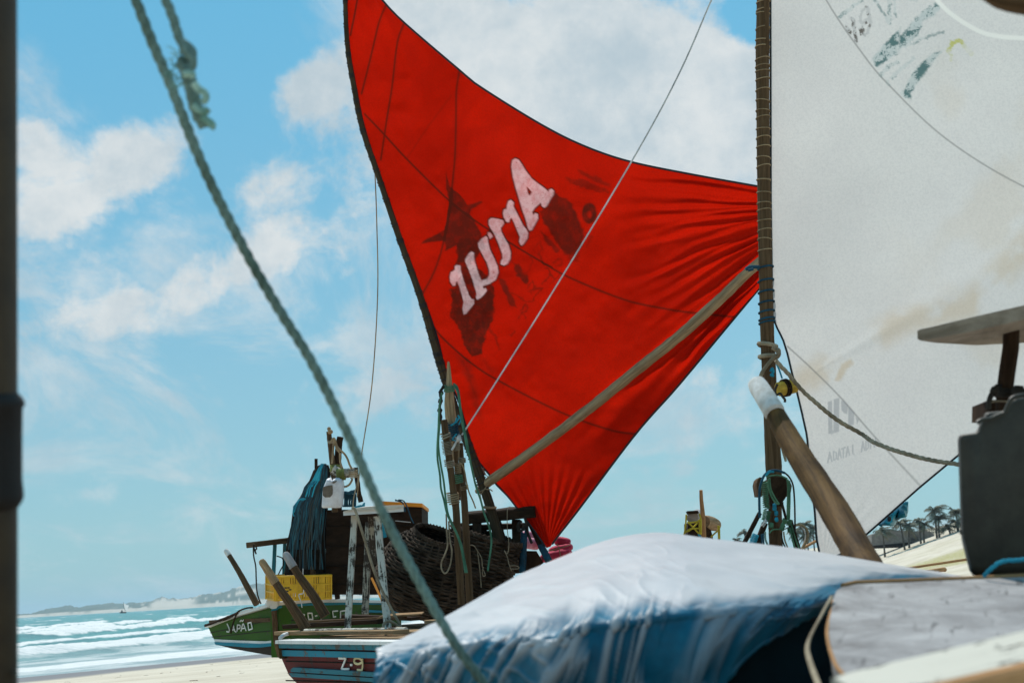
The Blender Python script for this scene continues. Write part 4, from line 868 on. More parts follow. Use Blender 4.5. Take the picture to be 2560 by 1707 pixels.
b = MB(); b.prism([RP(*ZA(*p), GC + Vector((0, -.08, 0)), Vector((0, -1, 0))) for p in [(755, 800), (770, 775), (820, 765), (832, 745), (832, 770), (790, 806)]], Vector((0, .12, 0))); b.build('corner_block', M['blue'], gb)
post('corner_post', ZA, (790, 790), (815, 1130), 13.93, 13.93, 12, M['wood'], gb, h=.06)
lettering(gb, ZA, [[(290, 935), (312, 985), (308, 1018), (285, 1015)], [(335, 1020), (358, 955), (365, 1000), (385, 1020)], [(345, 998), (372, 993)], [(396, 1010), (400, 945)], [(400, 945), (428, 950), (425, 980), (402, 985)], [(438, 1010), (458, 935), (475, 960), (492, 1005)], [(445, 985), (484, 978)], [(428, 908), (440, 895), (452, 905), (464, 892)], [(512, 925), (545, 918)], [(545, 918), (560, 985)], [(560, 985), (520, 1000)], [(520, 1000), (512, 925)]], 3.0, GC, gn, M['letter'])
lettering(gb, ZA, [[(1085, 830), (1115, 835)], [(1115, 835), (1110, 858)], [(1110, 858), (1130, 885)], [(1150, 820), (1195, 820)], [(1195, 820), (1205, 885)], [(1205, 885), (1160, 885)], [(1160, 885), (1150, 820)], [(1230, 850), (1250, 846)], [(1340, 800), (1290, 880)], [(1415, 800), (1470, 795)], [(1415, 800), (1425, 862)], [(1425, 862), (1450, 855)], [(1500, 870), (1500, 800)], [(1500, 800), (1560, 790)]], 3.2, GC, sn, M['letter'])
b = MB(); dk = [GC + sn * -.1, GL - gn * .05, GL - gn * 1.6, GR - sn * .1 - gn * .1, GR - sn * .08]; dk = [Vector((p.x, p.y, GC.z - .13)) for p in dk]; b.prism(dk, Vector((0, 0, -.04))); b.build('deck', M['wood'], gb)
b = MB(); k0 = GC - gn * .8 + sd * .2; k1 = GC - gn * .8 + sd * .8; k0.z = k1.z = .82; b.beam(k0, k1, .6, .7, (0, 0, 1), 4); b.build('keel', M['hullunder'], gb)
stick('thole_pin', ZA, [(283, 160), (400, 350), (500, 530), (605, 725)], (14.6, 14.3), (6, 8.5), M['wood'], gb, M['cap'], .11)
stick('thole_pin', ZA, [(1125, -30), (1150, 120), (1190, 330), (1232, 560)], (13.9, 13.8), (5.5, 9), M['wood'], gb, M['cap'], .12)
for q_ in (GP(ZA, [(110, 1030), (835, 880)], .001), GP(ZA, [(130, 1075), (835, 1000)], .001), SP(ZA, [(850, 900), (2140, 860)], .001), SP(ZA, [(850, 1010), (2140, 980)], .001)):
    b = MB(); b.beam(q_[0], q_[1], .008, .006, gn, 4); b.build('plank_seam', M['hullunder'], gb)
# rack with a plank and blue legs
b = MB(); b.beam(P(*ZA(540, 92), 14.0), P(*ZA(1220, 10), 14.5), .16, .055, (0, 0, 1), 10, .06); b.build('rack_board', M['wood'], gb)
b = MB(); b.beam(P(*ZB(1270, 1420), 14.45), P(*ZB(1800, 1330), 14.9), .16, .05, (0, 0, 1), 8, .06); b.build('rack_board', M['wood'], gb)
for a_, c_, mm, wpx in [((800, 85), (785, 420), 'teal', 9), ((905, 70), (895, 440), 'teal', 8), ((1300, -5), (1325, 350), 'blue', 9.5), ((1395, -5), (1440, 380), 'blue', 9.5), ((1325, 345), (1355, 660), 'wood_dark', 9), ((1440, 380), (1470, 670), 'hullunder', 12)]:
    post('rack_leg', ZA, a_, c_, 14.25, 14.2, wpx, M[mm], gb, jit=.05)
lash(gb, ZA, (1325, 335), (1330, 365), 14.15, 7, 2, 3, M['r_cyan']); lash(gb, ZA, (1430, 345), (1440, 380), 14.15, 7, 2, 3, M['white'])
# forked mooring post, yoke, dark uprights
for pts, rp, d, mm in [([(218, 200), (230, 300), (245, 420), (270, 640), (290, 900), (300, 1250)], (6, 8), 13.6, 'mast'), ([(370, 270), (350, 400), (335, 620), (330, 900), (340, 1250)], (8, 10), 13.65, 'wood_dark'), ([(575, 670), (585, 800), (600, 900), (610, 1000), (640, 1120)], (5.5, 6.5), 13.5, 'wood_dark')]:
    b = MB(); q = spline(L(ZO, pts, d), 6); b.tube(q, lerplist([px2m(rp[0], d), px2m(rp[1], d)], len(q)), 10, rough=.10); b.build('mooring_post', M[mm], gb)
b = MB(); b.ball(P(*ZO(222, 165), 13.6), px2m(5, 13.6)); b.ball(P(*ZO(238, 205), 13.58), px2m(7, 13.6), None, px2m(6, 13.6)); b.build('post_knob', M['wood_pale'], gb)
b = MB(); q = L(ZO, [(270, 690), (360, 740), (450, 745), (560, 725)], 13.45); b.tube(spline(q, 5), [px2m(12, 13.5)] * 16, 12, rough=.06); b.build('yoke', M['peel'], gb)
lash(gb, ZO, (305, 640), (310, 725), 13.5, 13, 3.0, 5, M['r_olive']); lash(gb, ZO, (330, 765), (430, 755), 13.4, 13.5, 3.2, 6, M['r_olive'])
lash(gb, ZO, (535, 700), (545, 800), 13.4, 11, 2.0, 4, M['r_tan']); lash(gb, ZO, (245, 320), (250, 350), 13.55, 8, 2.2, 3, M['r_pale'])
b = MB(); b.tube(L(ZB, [(1365, 500), (1365, 620)], 13.8), px2m(4, 13.8), 8); b.build('net_stake', M['wood_dark'], gb)
rope('pale rope hitched from the forked mooring post down to its yoke', ZO, [(240, 340), (290, 290), (330, 400), (390, 460), (430, 500), (465, 560), (490, 630), (520, 690)], 13.4, 2.8, M['r_tan'], extra=[[(290, 300), (275, 450), (262, 620)], [(365, 480), (370, 600), (405, 705)], [(290, 290), (320, 420), (360, 470)]])
rope('bent tan hose curving under the yoke of the mooring post', ZO, [(398, 915), (440, 920), (490, 890), (520, 840), (525, 815)], 13.45, 2.6, M['r_tan'], name='hose')
rope('light cord hanging from the yoke past the dark upright', ZO, [(600, 790), (595, 860), (560, 1000), (540, 1100), (535, 1200)], 13.3, 1.6, M['r_pale'])
b = MB()
for k in range(11):
    x0 = 400 + k * 16; b.tube(spline(L(ZO, [(x0, 1005 + random.uniform(-18, 12)), (x0 + 12, 1050), (x0 + random.uniform(-6, 14), 1120), (x0 + 6, 1185)], 13.55), 5), px2m(2.0, 13.5), 5)
b.tube(spline(L(ZO, [(385, 1030), (430, 1000), (480, 1005), (540, 985), (620, 975)], 13.5), 5), px2m(4.5, 13.5), 6, rough=.3)
b.build('netting', M['r_blue'], **tg('fringe of dark blue netting strung beside the white jug', 'net'))
b = MB()
for k in range(5): b.tube(spline(L(ZO, [(560 + random.uniform(-20, 90), 1195), (600 + random.uniform(-20, 60), 1170), (640 + random.uniform(-40, 60), 1185), (690, 1150 + random.uniform(-20, 40))], 13.4), 5), px2m(2.4, 13.5), 5)
b.build('rope', M['r_cyan'], **tg('small tangle of turquoise rope on the deck box right of the white jug', 'rope'))
# dark deck box with orange lid
cb = thing('deck_box', 'dark wooden deck box with an orange lid on the green boat', 'box', P(*ZO(900, 2400), 14.2) - Vector((0, 0, .35)))
b = MB(); b.prism(L(ZO, [(180, 1225), (650, 1215), (900, 1190), (1435, 1180), (1440, 2330), (180, 2330)], 13.9), HY * .9); b.build('body', M['dark_box'], cb)
b = MB(); b.prism(L(ZO, [(880, 1108), (1145, 1122), (1440, 1138), (1442, 1182), (1145, 1170), (880, 1150)], 13.8), HY * .95); b.build('lid', M['orange'], cb)
for yy in (1440, 1700, 1960, 2200): post('board_joint', ZO, (185, yy), (1430, yy - 8), 13.89, 13.89, 2.2, M['net'], cb, h=.012, jit=0)
post('handle', ZO, (1090, 1365), (1290, 1385), 13.85, 13.85, 1.4, M['r_white'], cb, h=.01)
post('edge_batten', ZO, (905, 1400), (955, 1580), 13.75, 13.75, 9, M['blue'], cb, h=.04)
rope('dark cord tied over the orange lid of the deck box', ZO, [(1085, 1090), (1130, 1110), (1180, 1125), (1200, 1180), (1220, 1240), (1190, 1230)], 13.7, 1.6, M['r_blue'], extra=[[(1130, 1090), (1200, 1110), (1250, 1200), (1290, 1320), (1330, 1400)], [(1090, 1105), (1150, 1100), (1170, 1130)]])
# net heap and turquoise coil hung on its stake
nh = thing('fishing_net', 'tall heap of dark fishing net hung with blue cord on the green boat', 'net', P(*ZB(1250, 1900), 14.0))
prof = [(575, 1395, 1510), (640, 1335, 1530), (760, 1292, 1520), (830, 1235, 1510), (950, 1182, 1500), (1060, 1112, 1490), (1180, 1092, 1490), (1330, 1062, 1480), (1450, 1042, 1475), (1566, 1030, 1470), (1800, 1010, 1480), (1960, 1000, 1500)]
rings = []
for k, (y, xl, xr) in enumerate(prof):
    a_, c_ = P(*ZB(xl, y), 13.95), P(*ZB(xr, y), 13.95); mid = (a_ + c_) / 2; hw = (c_ - a_).length / 2
    rings.append([mid + (c_ - mid) * math.cos(2 * math.pi * j / 30) * (1 + .09 * math.sin(j * 2.7 + k)) + FW * (hw * .8 * math.sin(2 * math.pi * j / 30)) for j in range(30)])
b = MB(); b.grid(rings); b.build('net_mass', M['net'], nh)
def strands(name, parent, ntot, tints, d_, seed, xr0=(0, 1), y1f=(.5, 1.0), rad=1.3, **props):
    rnd = random.Random(seed); b = MB(); tv = []
    for k in range(ntot):
        f = rnd.uniform(*xr0); end = rnd.uniform(*y1f); pts = []
        ph = rnd.uniform(0, 6)
        for i, (y, xl, xr) in enumerate(prof[:max(3, int(len(prof) * end))]):
            ff = .5 + (f - .5) * min(1, .45 + i * .2) + .025 * math.sin(i * 1.3 + ph)
            dep = 13.95 - .8 * px2m((xr - xl) / 2 / 4.704, 13.95) * math.sqrt(max(0, 1 - (2 * ff - 1) ** 2)) - .03
            pts.append(P(*ZB(xl + (xr - xl) * ff + rnd.uniform(-4, 4), y - (14 if i == 0 else 0)), dep))
        n0 = len(b.v); b.tube(spline(pts, 3), px2m(rad * rnd.uniform(.7, 1.2), 13.9), 5); tv += [rnd.random()] * (len(b.v) - n0)
    o = b.build(name, strandmat(name + '_cord', tints), parent, **props)
    at = o.data.attributes.new('tint', 'FLOAT', 'POINT'); at.data.foreach_set('value', np.array(tv, np.float32)); return o
strands('net_cord', nh, 85, [(.025, .024, .022), (.02, .07, .10), (.035, .034, .03), (.03, .13, .17), (.06, .052, .04)], 13.9, 3, (.02, .98), (.7, 1.0), 1.5, kind='stuff')
strands('rope_coil', None, 16, [(.02, .25, .36), (.05, .45, .55), (.02, .14, .22)], 13.8, 8, (.12, .5), (.2, .45), 2.0, **tg('bright turquoise rope draped over the top of the net heap', 'rope'))
rope('turquoise cord drooping off the left side of the net heap', ZB, [(1230, 970), (1190, 975), (1150, 1000), (1110, 1060), (1095, 1120), (1100, 1160), (1110, 1175)], 13.6, 1.6, M['r_cyan'], extra=[[(1180, 970), (1205, 985), (1245, 970)], [(1170, 980), (1130, 1060), (1105, 1130)]])
rope('dark rope dangling from the end of the rack plank to the gunwale', ZA, [(575, 90), (570, 140), (575, 220), (595, 320), (600, 450), (605, 560), (620, 640), (650, 720)], 13.95, 2.0, M['r_dark'], extra=[[(585, 95), (605, 130), (590, 150), (600, 190)], [(575, 110), (590, 170), (600, 180)]])
rope('dark cord looping beside the yellow crate', ZA, [(820, 210), (880, 235), (890, 300), (860, 360), (830, 420)], 14.0, 1.6, M['r_dark'])
# white jug
jg = thing('plastic_jug', 'white plastic jug with a cut-out side hanging from the mooring post', 'jug', P(*ZO(255, 1205), 13.3))
jo = [(125, 1195), (120, 1180), (128, 1060), (135, 960), (150, 915), (165, 880), (185, 830), (225, 822), (262, 838), (300, 815), (340, 812), (375, 835), (390, 880), (396, 930), (385, 1100), (378, 1185), (365, 1203), (140, 1205)]
fr = [P(*ZO(*p), 13.28) for p in jo]; c0 = sum(fr, Vector()) / len(fr); rings = []
for dz, sc_ in [(0, .86), (.012, .95), (.03, 1), (.17, 1), (.19, .95), (.20, .86)]: rings.append([c0 + (p - c0) * sc_ + FW * dz for p in fr])
b = MB(); b.grid(rings); b.build('body', M['jug'], jg, angle=50)
b = MB(); b.prism(L(ZO, [(140, 935), (160, 918), (225, 902), (265, 900), (272, 960), (268, 1020), (235, 1058), (170, 1060), (140, 1035)], 13.272), HY * .01); b.build('opening', M['jug_hole'], jg)  # flat brown patches laid on the jug as its holes
b = MB(); b.prism(L(ZO, [(255, 870), (280, 850), (325, 840), (315, 858), (285, 878)], 13.272), HY * .01); b.build('handle_hole', M['jug_hole'], jg)
b = MB(); b.tube(spline(L(ZO, [(268, 830), (262, 790), (270, 760)], 13.3), 4), .006, 5); b.build('hanging_cord', M['r_dark'], jg)
# yellow crate with slotted sides
cr = thing('plastic_crate', 'yellow slotted plastic crate on the green boat', 'crate', P(*ZA(1050, 680), 13.75))
C0, C1, C2 = P(*ZA(805, 690), 13.5), P(*ZA(1400, 668), 13.75), P(*ZA(715, 670), 13.9)
hz_ = P(*ZA(805, 428), 13.5) - C0; ex = C1 - C0; ey = C2 - C0
def crate_side(o0, e, n, seed):
    b = MB(); rnd = random.Random(seed); L_ = e.length; eu = e.normalized(); nn = eu.cross(hz_).normalized()
    for f0, f1 in [(0, .06), (.30, .36), (.60, .66), (.93, 1.02)]: b.beam(o0 + hz_ * (f0 + f1) / 2, o0 + e + hz_ * (f0 + f1) / 2, .022, hz_.length * (f1 - f0), hz_, 1)
    for k in range(n + 1):
        q = o0 + e * (k / n); b.beam(q, q + hz_, .016 if k % 5 else .034, .012, nn, 1)
    return b.build('slotted_side', M['yellow'], cr)
crate_side(C0, ex, 24, 1); crate_side(C0, ey, 9, 2); crate_side(C0 + ey, ex, 24, 3); crate_side(C1, ey, 9, 4)
for f0, f1, g0_, g1_ in [(.12, .40, .34, .66), (.46, .62, .66, .95), (.74, .90, .30, .64)]:
    b = MB(); b.prism([C0 + ex * f0 + hz_ * g0_, C0 + ex * f1 + hz_ * g0_, C0 + ex * f1 + hz_ * g1_, C0 + ex * f0 + hz_ * g1_], Vector((0, .006, 0))); 
    for p in b.v: p.y -= .016
    b.build('label_panel', M['yellow'], cr)
b = MB()
for f0, g0_ in [(.17, .52), (.22, .52), (.25, .44), (.20, .38)]: b.beam(C0 + ex * f0 + hz_ * g0_ + Vector((0, -.022, 0)), C0 + ex * (f0 + .04) + hz_ * g0_ + Vector((0, -.022, 0)), .012, .003, Vector((0, 1, 0)), 1)
b.build('print_mark', M['black'], cr)
b = MB(); b.prism([C0 + hz_ * .02, C1 + hz_ * .02, C1 + ey + hz_ * .02, C2 + hz_ * .02], -hz_ * .04); b.build('floor', M['yellow'], cr)
rope('light blue cord hooked over the gunwale below the yellow crate', ZA, [(1100, 345), (1100, 480), (1105, 600), (1060, 620), (1060, 650), (1080, 700), (1090, 760)], 13.4, 1.2, M['r_white'])
# ------------------------------------------------------------------ white-sail boat: mast, foot tackle
mw = [(1932, -920, 12), (1915, -300, 14), (1908, 0, 16), (1906, 130, 17), (1907, 250, 16.5), (1909, 440, 16.5), (1913, 640, 17), (1918, 830, 17.5), (1922, 920, 18), (1928, 1060, 18.5), (1934, 1165, 21), (1938, 1260, 16), (1941, 1360, 16), (1946, 1500, 17)]
q = spline([P(x, y, 8.0) for x, y, r_ in mw], 8); b = MB(); b.tube(q, [px2m(v, 8) for v in np.interp(np.linspace(0, 13, len(q)), range(14), [m_[2] for m_ in mw])], 16, rough=.035); wm = b.build('mast', M['mast'], wb)
b = MB(); b.tube(spline(L(ZM, [(180, -900), (190, -200), (185, 40), (188, 160), (192, 300), (196, 450)], 7.97), 6), lerplist([px2m(x, 8) for x in (5, 8, 7, 5)], 31), 9, rough=.06); b.build('spliced_spar', M['wood'], wm)
ym = lambda y: (np.interp(y, [m_[1] for m_ in mw], [m_[0] for m_ in mw]), np.interp(y, [m_[1] for m_ in mw], [m_[2] for m_ in mw]))
ys = [v / 3.357 for v in (22, 88, 118, 245, 340, 400, 500, 562, 600, 668, 758, 850, 935, 990, 1085, 1160, 1235, 1330, 1400, 1515)] + [400 + v / 2.613 for v in (130, 215, 285, 330, 395, 460, 522, 590)]
for y in ys:
    x, r_ = ym(y); c = P(x, y, 8.0); b = MB(); tl_ = random.uniform(-.12, .2); b.torus(c, Vector((tl_, random.uniform(-.1, .1), 1)), px2m(r_ * 1.06, 8), .0032, 22, 5); b.build('lacing', M['r_tan'], wm)
for v in (705, 790, 862, 932, 992, 1040, 1062):
    y = 400 + v / 2.613; x, r_ = ym(y); c = P(x, y, 8.0); b = MB(); b.torus(c, Vector((-.1, .05, 1)), px2m(r_ * 1.12, 8), .006, 22, 6); b.build('lacing', M['r_blue'], wm)
b = MB(); b.tube(spline(L(ZT, [(1370, 715), (1400, 700), (1460, 700)], 7.95), 5), .011, 7); b.tube(L(ZT, [(1385, 720), (1420, 712)], 7.93), .009, 6); b.build('lacing', M['r_blue'], wm)
b = MB()
for c_, n_ in [((345, 255), (.25, 0, 1)), ((360, 420), (.05, 0, 1))]: b.torus(P(*ZH(*c_), 8.0), n_, px2m(22, 8), .013, 20, 6)
b.tube(spline(L(ZH, [(240, 720), (270, 640), (350, 530), (430, 440), (480, 410)], 7.9), 5), .011, 7); b.tube(spline(L(ZH, [(420, 280), (480, 330), (510, 380), (480, 430)], 7.9), 5), .013, 7)
b.ball(P(*ZH(505, 350), 7.88), px2m(6, 8), None, px2m(10, 8), rough=.4); b.build('tack_lashing', M['r_pale'], wm)
b = MB(); b.tube(spline(L(ZH, [(390, 640), (415, 590), (430, 650), (395, 690), (440, 700)], 7.9), 4), .008, 6); b.tube(spline(L(ZH, [(480, 530), (520, 620), (560, 740)], 7.9), 4), .005, 5); b.build('tack_lashing', M['r_cyan'], wm)
q = L(ZH, [(465, 470), (540, 560), (640, 660), (720, 760), (780, 830), (900, 960), (1050, 1090), (1250, 1260), (1450, 1400), (1740, 1560)], 7.75) + L(ZF, [(560, 10), (720, 80), (900, 140), (1150, 210), (1350, 250), (1560, 280), (1800, 320), (2200, 330)], (7.6, 7.0))
b = MB(); b.rope(spline(q, 5), .0125, n=6); b.build('rope', M['r_pale'], **tg('thick pale rope sagging across the white sail from the mast to the grey can', 'rope'))
b = MB(); fl = thing('float', 'yellow cork float strapped beside the mast below the white sail lashing', 'float', P(*ZH(620, 980), 7.7))
p0, p1 = P(*ZH(495, 900), 7.8), P(*ZH(755, 845), 7.85); b.tube([p0, p0.lerp(p1, .06), p0.lerp(p1, .5), p0.lerp(p1, .94), p1], [px2m(x, 7.8) for x in (14, 18, 19, 18, 14)], 12); b.build('body', wood('cork_yellow', (.62, .40, .06), (.40, .24, .04)), fl)
b = MB()
for f in (.36, .5): 
    c_ = p0.lerp(p1, f); b.torus(c_, p1 - p0, px2m(19.6, 7.8), .008, 18, 5)
b.build('strap', M['wood_dark'], fl)
b = MB(); b.tube(spline(L(ZH, [(490, 820), (460, 900), (470, 980), (530, 960), (570, 1010), (600, 1050), (600, 1090)], 7.75), 5), .007, 6); b.build('strap', M['r_dark'], fl)
rope('frayed rope end hanging right of the white sail mast', ZE, [(1140, 330), (1150, 420), (1165, 500), (1185, 570), (1195, 600)], 7.85, 3, M['r_pale'])
# mast step: blocks, wrapped ropes and legs
b = MB(); b.prism(L(ZS, [(395, 300), (420, 265), (640, 262), (665, 300), (668, 560), (640, 610), (600, 660), (590, 720), (430, 720), (400, 620)], 7.85), HY * .22, .96); b.build('step_block', M['wood_dark'], wb)
b = MB(); b.prism(L(ZS, [(195, 380), (215, 300), (250, 265), (300, 270), (300, 560), (225, 555)], 7.9), HY * .14); b.build('step_cheek', M['wood'], wb)
b = MB(); b.prism(L(ZS, [(660, 290), (720, 330), (750, 400), (735, 500), (700, 560), (660, 570)], 7.9), HY * .14); b.build('step_cheek', M['wood'], wb)
b = MB(); q = spline(L(ZS, [(500, 640), (480, 800), (470, 960), (480, 1150), (490, 1400), (500, 1900)], 7.9), 5); b.tube(q, [px2m(x, 7.9) for x in np.interp(np.linspace(0, 5, len(q)), range(6), [19, 16, 15, 15, 15, 16])], 12, rough=.08); b.build('step_post', M['wood'], wb)
for a_, c_, wpx in [((245, 830), (-60, 1420), 10.5), ((325, 990), (150, 1480), 14), ((720, 950), (880, 1500), 13), ((590, 660), (660, 920), 6)]: post('step_leg', ZS, a_, c_, 7.85, 7.75, wpx, M['wood_dark'], wb, jit=.08)
def wrapcoil(p0, p1, d, rpx, tpx, turns, mat): return lash(wb, ZS, p0, p1, d, rpx, tpx, turns, mat, 'rope_wrapping')
wrapcoil((320, 330), (350, 760), 7.8, 7.2, 2.4, 14, M['r_green']); wrapcoil((365, 790), (335, 950), 7.8, 9, 2.2, 8, M['r_green']); wrapcoil((700, 925), (690, 1010), 7.78, 8, 2.4, 4, M['r_green']); wrapcoil((722, 1060), (735, 1130), 7.74, 7, 2.2, 4, M['r_green'])
wrapcoil((300, 970), (330, 990), 7.78, 9.5, 2.4, 1.6, M['r_white']); wrapcoil((185, 1160), (125, 1330), 7.72, 8, 1.6, 12, M['r_cyan'])
for pts, rp, mm in [([(245, 900), (240, 600), (250, 430), (300, 270), (360, 200), (450, 160), (540, 165), (640, 200)], 3.2, 'r_blue'), ([(330, 240), (400, 180), (470, 175)], 4.0, 'r_cyan'), ([(540, 165), (640, 200), (720, 280), (770, 400), (790, 600), (798, 850), (800, 1130)], 2.2, 'r_dark'),
                    ([(380, 290), (385, 420), (430, 560), (490, 660), (540, 690)], 2.4, 'r_green'), ([(400, 285), (420, 450), (480, 580), (550, 690)], 2.2, 'r_green'), ([(680, 300), (695, 420), (690, 600), (685, 800), (690, 930)], 3.0, 'r_green'), ([(715, 320), (720, 600), (712, 920)], 1.8, 'r_green'),
                    ([(350, 262), (450, 240), (560, 240), (680, 290)], 2.0, 'r_green'), ([(740, 1000), (790, 1180), (850, 1350), (880, 1430)], 2.0, 'r_green'), ([(720, 1060), (760, 1230), (800, 1400)], 2.4, 'r_green'), ([(330, 1120), (340, 1250), (390, 1360)], 2.4, 'r_sea'), ([(620, 1120), (640, 1250), (690, 1380)], 2.0, 'r_pale'), ([(580, 1140), (610, 1280), (660, 1390)], 2.0, 'r_dark'), ([(300, 1150), (310, 1350)], 2.2, 'r_blue'), ([(275, 1160), (280, 1340)], 2.0, 'r_blue'), ([(400, 1140), (450, 1090), (560, 1080)], 1.8, 'r_green')]:
    b = MB(); b.tube(spline(L(ZS, pts, 7.72), 6), px2m(rp, 7.75), 6); b.build('rope_turn', M[mm], wb)
b = MB()
for p in [(478, 715), (505, 830), (510, 930), (480, 760)]: b.ball(P(*ZS(*p), 7.76), px2m(5, 7.8), None, px2m(6.5, 7.8), rough=.4)
b.build('rope_knot', M['r_cyan'], wb)
b = MB()
for p in [(610, 1020), (600, 1060), (430, 1020), (640, 950)]: b.ball(P(*ZS(*p), 7.76), px2m(6, 7.8), None, px2m(7.5, 7.8), rough=.5)
b.build('rope_knot', M['r_green'], wb)
rope('stiff hose looped beside the mast foot of the white-sail boat', ZS, [(700, 1090), (790, 1030), (880, 1010), (960, 1060), (1000, 1150), (980, 1260), (930, 1350), (890, 1410)], 7.9, 3.4, M['r_tan'], name='hose')
rope('thin white hose looped inside the stiff hose at the mast foot', ZS, [(640, 1080), (760, 1020), (860, 1010), (930, 1080), (960, 1170), (950, 1260), (900, 1390)], 7.95, 1.6, M['hose'], name='hose')
post('boat_rail', ZS, (900, 1390), (1120, 1270), 7.9, 8.2, 6, M['wood_orange'], wb)
b = MB(); hp_ = [Vector((x, y, 1.16)) for x, y in ((.75, 6.9), (1.55, 6.6), (2.35, 7.1), (2.5, 8.4), (1.9, 9.2), (1.3, 9.1), (.85, 8.2))]; b.prism(hp_, Vector((0, 0, -.70)), .8); b.build('hull', M['hullunder'], wb)
# grey dark end of a boat behind the white sail's tack
b = MB(); b.prism(L(ZF, [(180, 1340), (250, 1280), (290, 1275), (295, 1300), (270, 1345), (280, 1390), (180, 1400)], 8.4), HY * .3); b.build('rail_end', M['wood'], wb)
# drum and stake of the boat beyond the tarp
fo = thing('winch_stand', 'weathered log drum on a stake lashed with yellow cord, beyond the tarp', 'winch', Vector((P(1750, 1345, 12).x, P(1750, 1345, 12).y, .85)))
p0, p1 = P(*ZE(280, 1150), 11.8), P(*ZE(330, 1125), 12.2); b = MB(); b.tube([p0, p0.lerp(p1, .5), p1], [px2m(15, 11.8)] * 3, 14, rough=.12); b.build('drum_end', M['wood_grey'], fo)
b = MB(); b.prism(L(ZE, [(230, 1085), (330, 1080), (345, 1105), (240, 1112)], 11.7), HY * .12); b.build('drum_cap', M['wood_dark'], fo)
b = MB(); q = L(ZE, [(395, 1190), (420, 1195), (470, 1210), (500, 1222)], (12.0, 12.3)); b.tube(q, [px2m(x, 12) for x in (15, 17.5, 18, 16)], 14, rough=.06); b.build('drum', M['wood_pale'], fo)
b = MB(); b.tube(spline(L(ZE, [(362, 880), (368, 1000), (382, 1150), (390, 1400)], 11.75), 5), lerplist([px2m(4.2, 11.8), px2m(7, 11.8)], 16), 10, rough=.06); b.build('stake', M['wood_orange'], fo)
b = MB(); b.prism(L(ZE, [(235, 1200), (330, 1190), (370, 1210), (460, 1270), (480, 1340), (500, 1700), (240, 1700)], 11.95), HY * .3); b.build('base', M['wood_dark'], fo); b = MB(); w0 = P(*ZE(360, 1690), 12.1); b.beam(w0, Vector((w0.x, w0.y, .45)), .3, .3, (0, 1, 0), 3); b.build('support', M['wood_dark'], fo)
b = MB()
for pts in [[(218, 1120), (212, 1220), (200, 1300), (180, 1350)], [(345, 1110), (362, 1180), (355, 1300)], [(230, 1190), (290, 1250), (345, 1310)], [(330, 1200), (260, 1270), (215, 1290)], [(235, 1200), (320, 1190), (350, 1170)], [(530, 1230), (540, 1300), (535, 1370)], [(460, 1340), (500, 1300), (525, 1280)], [(200, 1300), (260, 1260), (340, 1255)]]: b.tube(spline(L(ZE, pts, 11.6), 4), px2m(2.2, 11.6), 5)
b.wrap(P(*ZE(355, 1170), 11.6), P(*ZE(357, 1310), 11.6), px2m(2.6, 11.6), px2m(1.8, 11.6), 14); b.wrap(P(*ZE(537, 1230), 11.6), P(*ZE(540, 1370), 11.6), px2m(2.2, 11.6), px2m(1.6, 11.6), 12)
b.build('cord', M['r_yellow'], fo)
b = MB(); b.ball(P(*ZE(520, 1385), 11.6), px2m(8, 11.6), None, px2m(4, 11.6), rough=.2); b.build('float', plain('red_float', (.7, .08, .02), (.5, .05, .02)), fo)
b = MB(); b.tube(spline(L(ZE, [(340, 1310), (360, 1350), (380, 1370), (350, 1330)], 11.6), 4), px2m(3, 11.6), 6); b.build('cord', M['r_cyan'], fo)
# teal sheet seen under the white sail
b = MB(); nx = 16; rows = []
top = [(640, 1000), (760, 890), (860, 800), (950, 735), (955, 720)]; bot = [(660, 1010), (760, 1000), (830, 970), (930, 900), (955, 860)]
for k in range(6):
    f = k / 5; rows.append([tuple(P(*ZF(np.interp(i / nx * 4, range(5), [p[0] for p in top]) * (1 - f) + np.interp(i / nx * 4, range(5), [p[0] for p in bot]) * f, np.interp(i / nx * 4, range(5), [p[1] for p in top]) * (1 - f) + np.interp(i / nx * 4, range(5), [p[1] for p in bot]) * f), 9.2 + .12 * math.sin(i * .8 + f * 2))) for i in range(nx + 1)])
sh_ = thing('teal_sheet', 'bundled turquoise sheet showing below the white sail, before the palms', 'sheet', P(*ZF(800, 1000), 9.2))
b.quadmesh(np.array(rows)); sf = b.build('cloth', M['tealsheet'], sh_); md = sf.modifiers.new('thick', 'SOLIDIFY'); md.thickness = .02
b = MB(); b.ball(P(*ZF(768, 925), 9.05), px2m(5, 9), None, px2m(7, 9)); b.build('opening', M['black'], sh_); b = MB(); b.tube(spline(L(ZF, [(720, 950), (750, 975), (790, 960), (810, 900), (830, 840)], 9.0), 5), px2m(1.8, 9), 5); b.build('drawstring', M['r_cyan'], sh_)
# poles lying on the dry sand
for lab, pts, d0, d1, rpx in [('long brown pole low behind the tarp, seen against the sand left of the grey can', [(960, 1508), (1680, 1400)], 9.5, 9.9, 3.2), ('short tapered brown pole end just under the long brown pole', [(1130, 1560), (1330, 1530), (1400, 1518), (1418, 1520)], 9.2, 9.6, 5.5)]:
    b = MB(); q = spline(L(ZF, pts, (d0, d1)), 8); b.tube(q, lerplist([px2m(rpx, 9), px2m(rpx * 1.1, 9)], len(q)), 10, rough=.04); b.build('pole', M['wood_orange'], **tg(lab, 'pole'))

